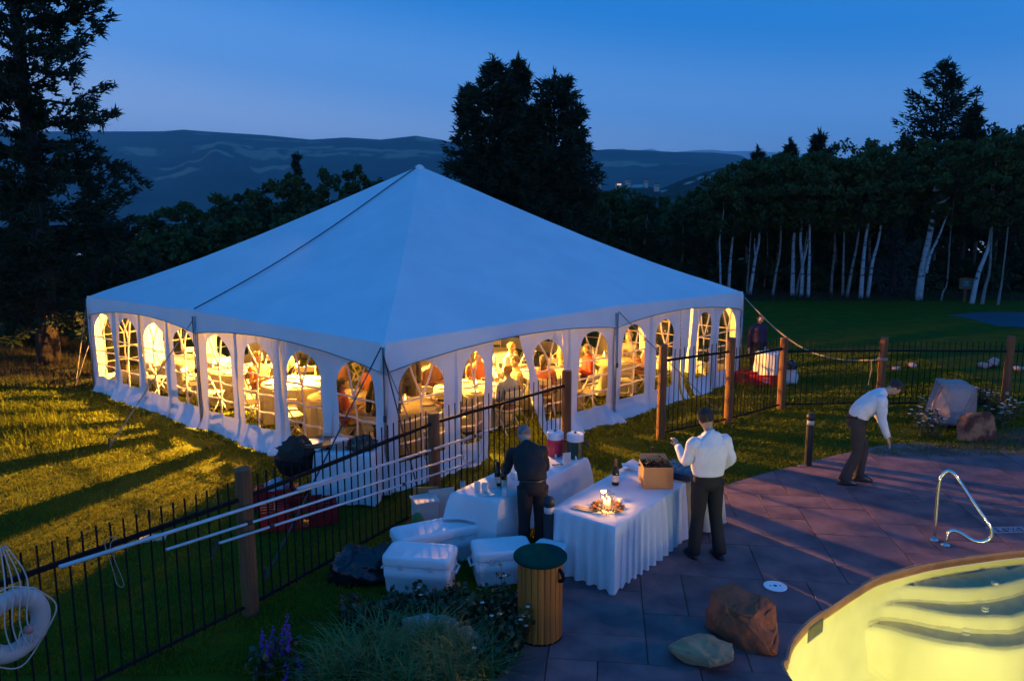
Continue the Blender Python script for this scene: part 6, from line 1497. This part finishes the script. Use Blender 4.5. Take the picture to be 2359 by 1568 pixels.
# garden bed: arching grass, leafy plants and flowers
orn = M('ornamental_grass', (.050, .120, .022), (.09, .18, .035), scale=3, rough=.55, trans=(.2, (.07, .10, .02)))
orn_base = [at(px, py) for px, py in ((800, 1530), (870, 1500), (905, 1545), (960, 1520), (1010, 1560), (1060, 1530), (840, 1580), (930, 1600), (1040, 1600), (1105, 1570), (770, 1585), (1000, 1500))]
pts = []
for q in orn_base:
    pts.append(np.stack([g.normal(q.x, .07, 150), g.normal(q.y, .07, 150), np.zeros(150)], 1))
P = np.concatenate(pts); grassy('ornamental_grass', 'arching clumps of ornamental grass in the garden bed at the bottom', P, g.uniform(.25, .52, len(P)), .0085, orn, seg=7, bendf=1.5, seed=4)
def plant(name, label, p, h, spread, nst, leaf, mat, fl=None, nfl=0, flr=.02, group=None, seed=0, spike=False):
    g = np.random.default_rng(seed); t = thing(name, label, 'plant', tuple(p), 0, group); mb = MB(); Pc = []; tips = []
    for s in range(nst):
        a = g.uniform(0, 6.283); r = spread * math.sqrt(g.random()); b_ = Vector((r * .5 * math.cos(a), r * .5 * math.sin(a), 0)); e = Vector((r * math.cos(a), r * math.sin(a), h * g.uniform(.6, 1)))
        mb.tube([b_, b_.lerp(e, .5) + Vector((0, 0, .03)), e], [.005, .004, .002], 4); tips.append(e)
        for k in range(leaf):
            f = g.uniform(.08, .95); Pc.append(np.array(b_.lerp(e, f)) + g.normal(0, .035, 3))
    mb.build('stems', M('plant_stem', (.03, .05, .012), (.02, .035, .01), rough=.7), t)
    Pc = np.array(Pc); Pc[:, 2] = np.maximum(Pc[:, 2], .02); V, Fc = leaves(Pc, .032, g); np_obj('foliage', V, Fc, mat, parent=t)
    for k in range(nfl):
        e = tips[k % len(tips)]
        mb = MB()
        if spike:
            for q in range(16): mb.ball(e + Vector((g.normal(0, .012), g.normal(0, .012), -.16 + .016 * q)), .016 * (1.2 - q / 22), 6, 4)
        else:
            for q in range(7):
                a = q * .9; mb.loft([[e + Vector((0, 0, .004 * i)) + Vector((math.cos(a + o) * rr, math.sin(a + o) * rr, 0)) for rr, o in ((.003, 0), (flr * .7, -.3), (flr, 0), (flr * .7, .3))] for i in (0, 1)])
        mb.build('flower', fl, t)
    return t
leafg = M('garden_leaves', (.020, .040, .012), (.036, .060, .018), scale=6, rough=.55)
wfl = M('white_flower', (.72, .72, .68), (.62, .62, .58), rough=.7); pfl = M('purple_flower', (.16, .03, .30), (.11, .02, .22), rough=.7); pkf = M('pink_flower', (.3, .06, .12), (.22, .04, .09), rough=.7)
for i, (px, py, h, sp, ns, nl, nf, lab) in enumerate(((1120, 1440, .38, .28, 26, 22, 1, 'leafy bush with one white bloom before the half hidden ice chest'), (1165, 1500, .45, .22, 24, 22, 4, 'dark leafy bush with white blooms against the trash can'), (1180, 1420, .34, .2, 18, 20, 0, 'leafy stems between ice chest and trash can'),
        (1050, 1420, .26, .3, 26, 22, 0, 'low leafy plant below the large ice chest'), (940, 1420, .24, .32, 26, 22, 2, 'low leafy plant left of the flat pinkish rock'), (1130, 1545, .30, .22, 20, 22, 2, 'low dark plant at the corner of the patio'), (870, 1440, .26, .3, 22, 20, 0, 'low dark plant at the far left of the garden bed'))):
    plant('garden_plant', lab, at(px, py), h, sp, ns, nl, leafg, wfl, nf, .022, 'garden bed plants', 40 + i)
t = plant('tall_flower', 'single tall stem with a pale bloom before the white ice chests', at(1162, 1420), .72, .05, 2, 14, leafg, wfl, 1, .03, None, 60)
for i, (px, py, h, nf, lab, m_) in enumerate(((650, 1545, .42, 5, 'purple flower spikes, tallest, below the big fence post', pfl), (600, 1562, .34, 4, 'purple flower spikes, lower left of the tallest ones', pfl), (690, 1566, .22, 2, 'short purple flower spikes right of the tallest ones', pfl), (808, 1440, .34, 2, 'faint pink flower spikes in front of the garbage bag', pkf))):
    plant('flower_spikes', lab, at(px, py), h, .14, 9, 12, leafg, m_, nf, .02, 'flower spikes in the dark bed', 70 + i, True)
dpl = [(2150, 958), (2185, 935), (2260, 930), (2300, 950), (2125, 985), (2140, 1005), (2290, 980), (2320, 965)]
for i, (px, py) in enumerate(dpl):
    plant('daisy_clump', ('clump of white daisies by the tall grey boulder, ' + ('left of it, highest', 'behind its left shoulder', 'behind its right shoulder', 'right of it, upper', 'left of it, lower', 'at its left foot', 'right of it, lower', 'right of it, by the end post')[i]), at(px, py), .42, .28, 16, 14, leafg, wfl, 9, .035, 'white daisies round the tall grey boulder', 90 + i)
mb = MB(); mb.tube(crom([(0, 0, 0), (.05, .02, .3), (0, 0, .55), (.12, .0, .62)], 4), .03, 6)
# ------------------------------------------------------------------ evening air
lo = Vector((1e9,) * 3); hi = -lo
for o in list(C.objects):
    if o.type != 'MESH' or o.parent: continue
    for c in o.bound_box:
        q = Matrix.Translation(o.location) @ Vector(c)
        for i in range(3): lo[i] = min(lo[i], q[i]); hi[i] = max(hi[i], q[i])
pad = Vector((40, 40, 0)); mb = MB(); c_ = (lo + hi) / 2; d_ = hi - lo + pad * 2; c_.z = (lo.z - 1 + hi.z + 8) / 2; d_.z = hi.z + 8 - lo.z + 1
mb.box(c_, d_)
hz = bpy.data.materials.new('haze'); hz.use_nodes = True; nt = hz.node_tree; nt.nodes.remove(nt.nodes['Principled BSDF'])
pv = nt.nodes.new('ShaderNodeVolumePrincipled'); pv.inputs['Color'].default_value = (.62, .86, 1, 1); pv.inputs['Density'].default_value = 1.35e-4
nt.links.new(pv.outputs[0], nt.nodes['Material Output'].inputs['Volume'])
tag(mb.build('haze', hz), kind='stuff')
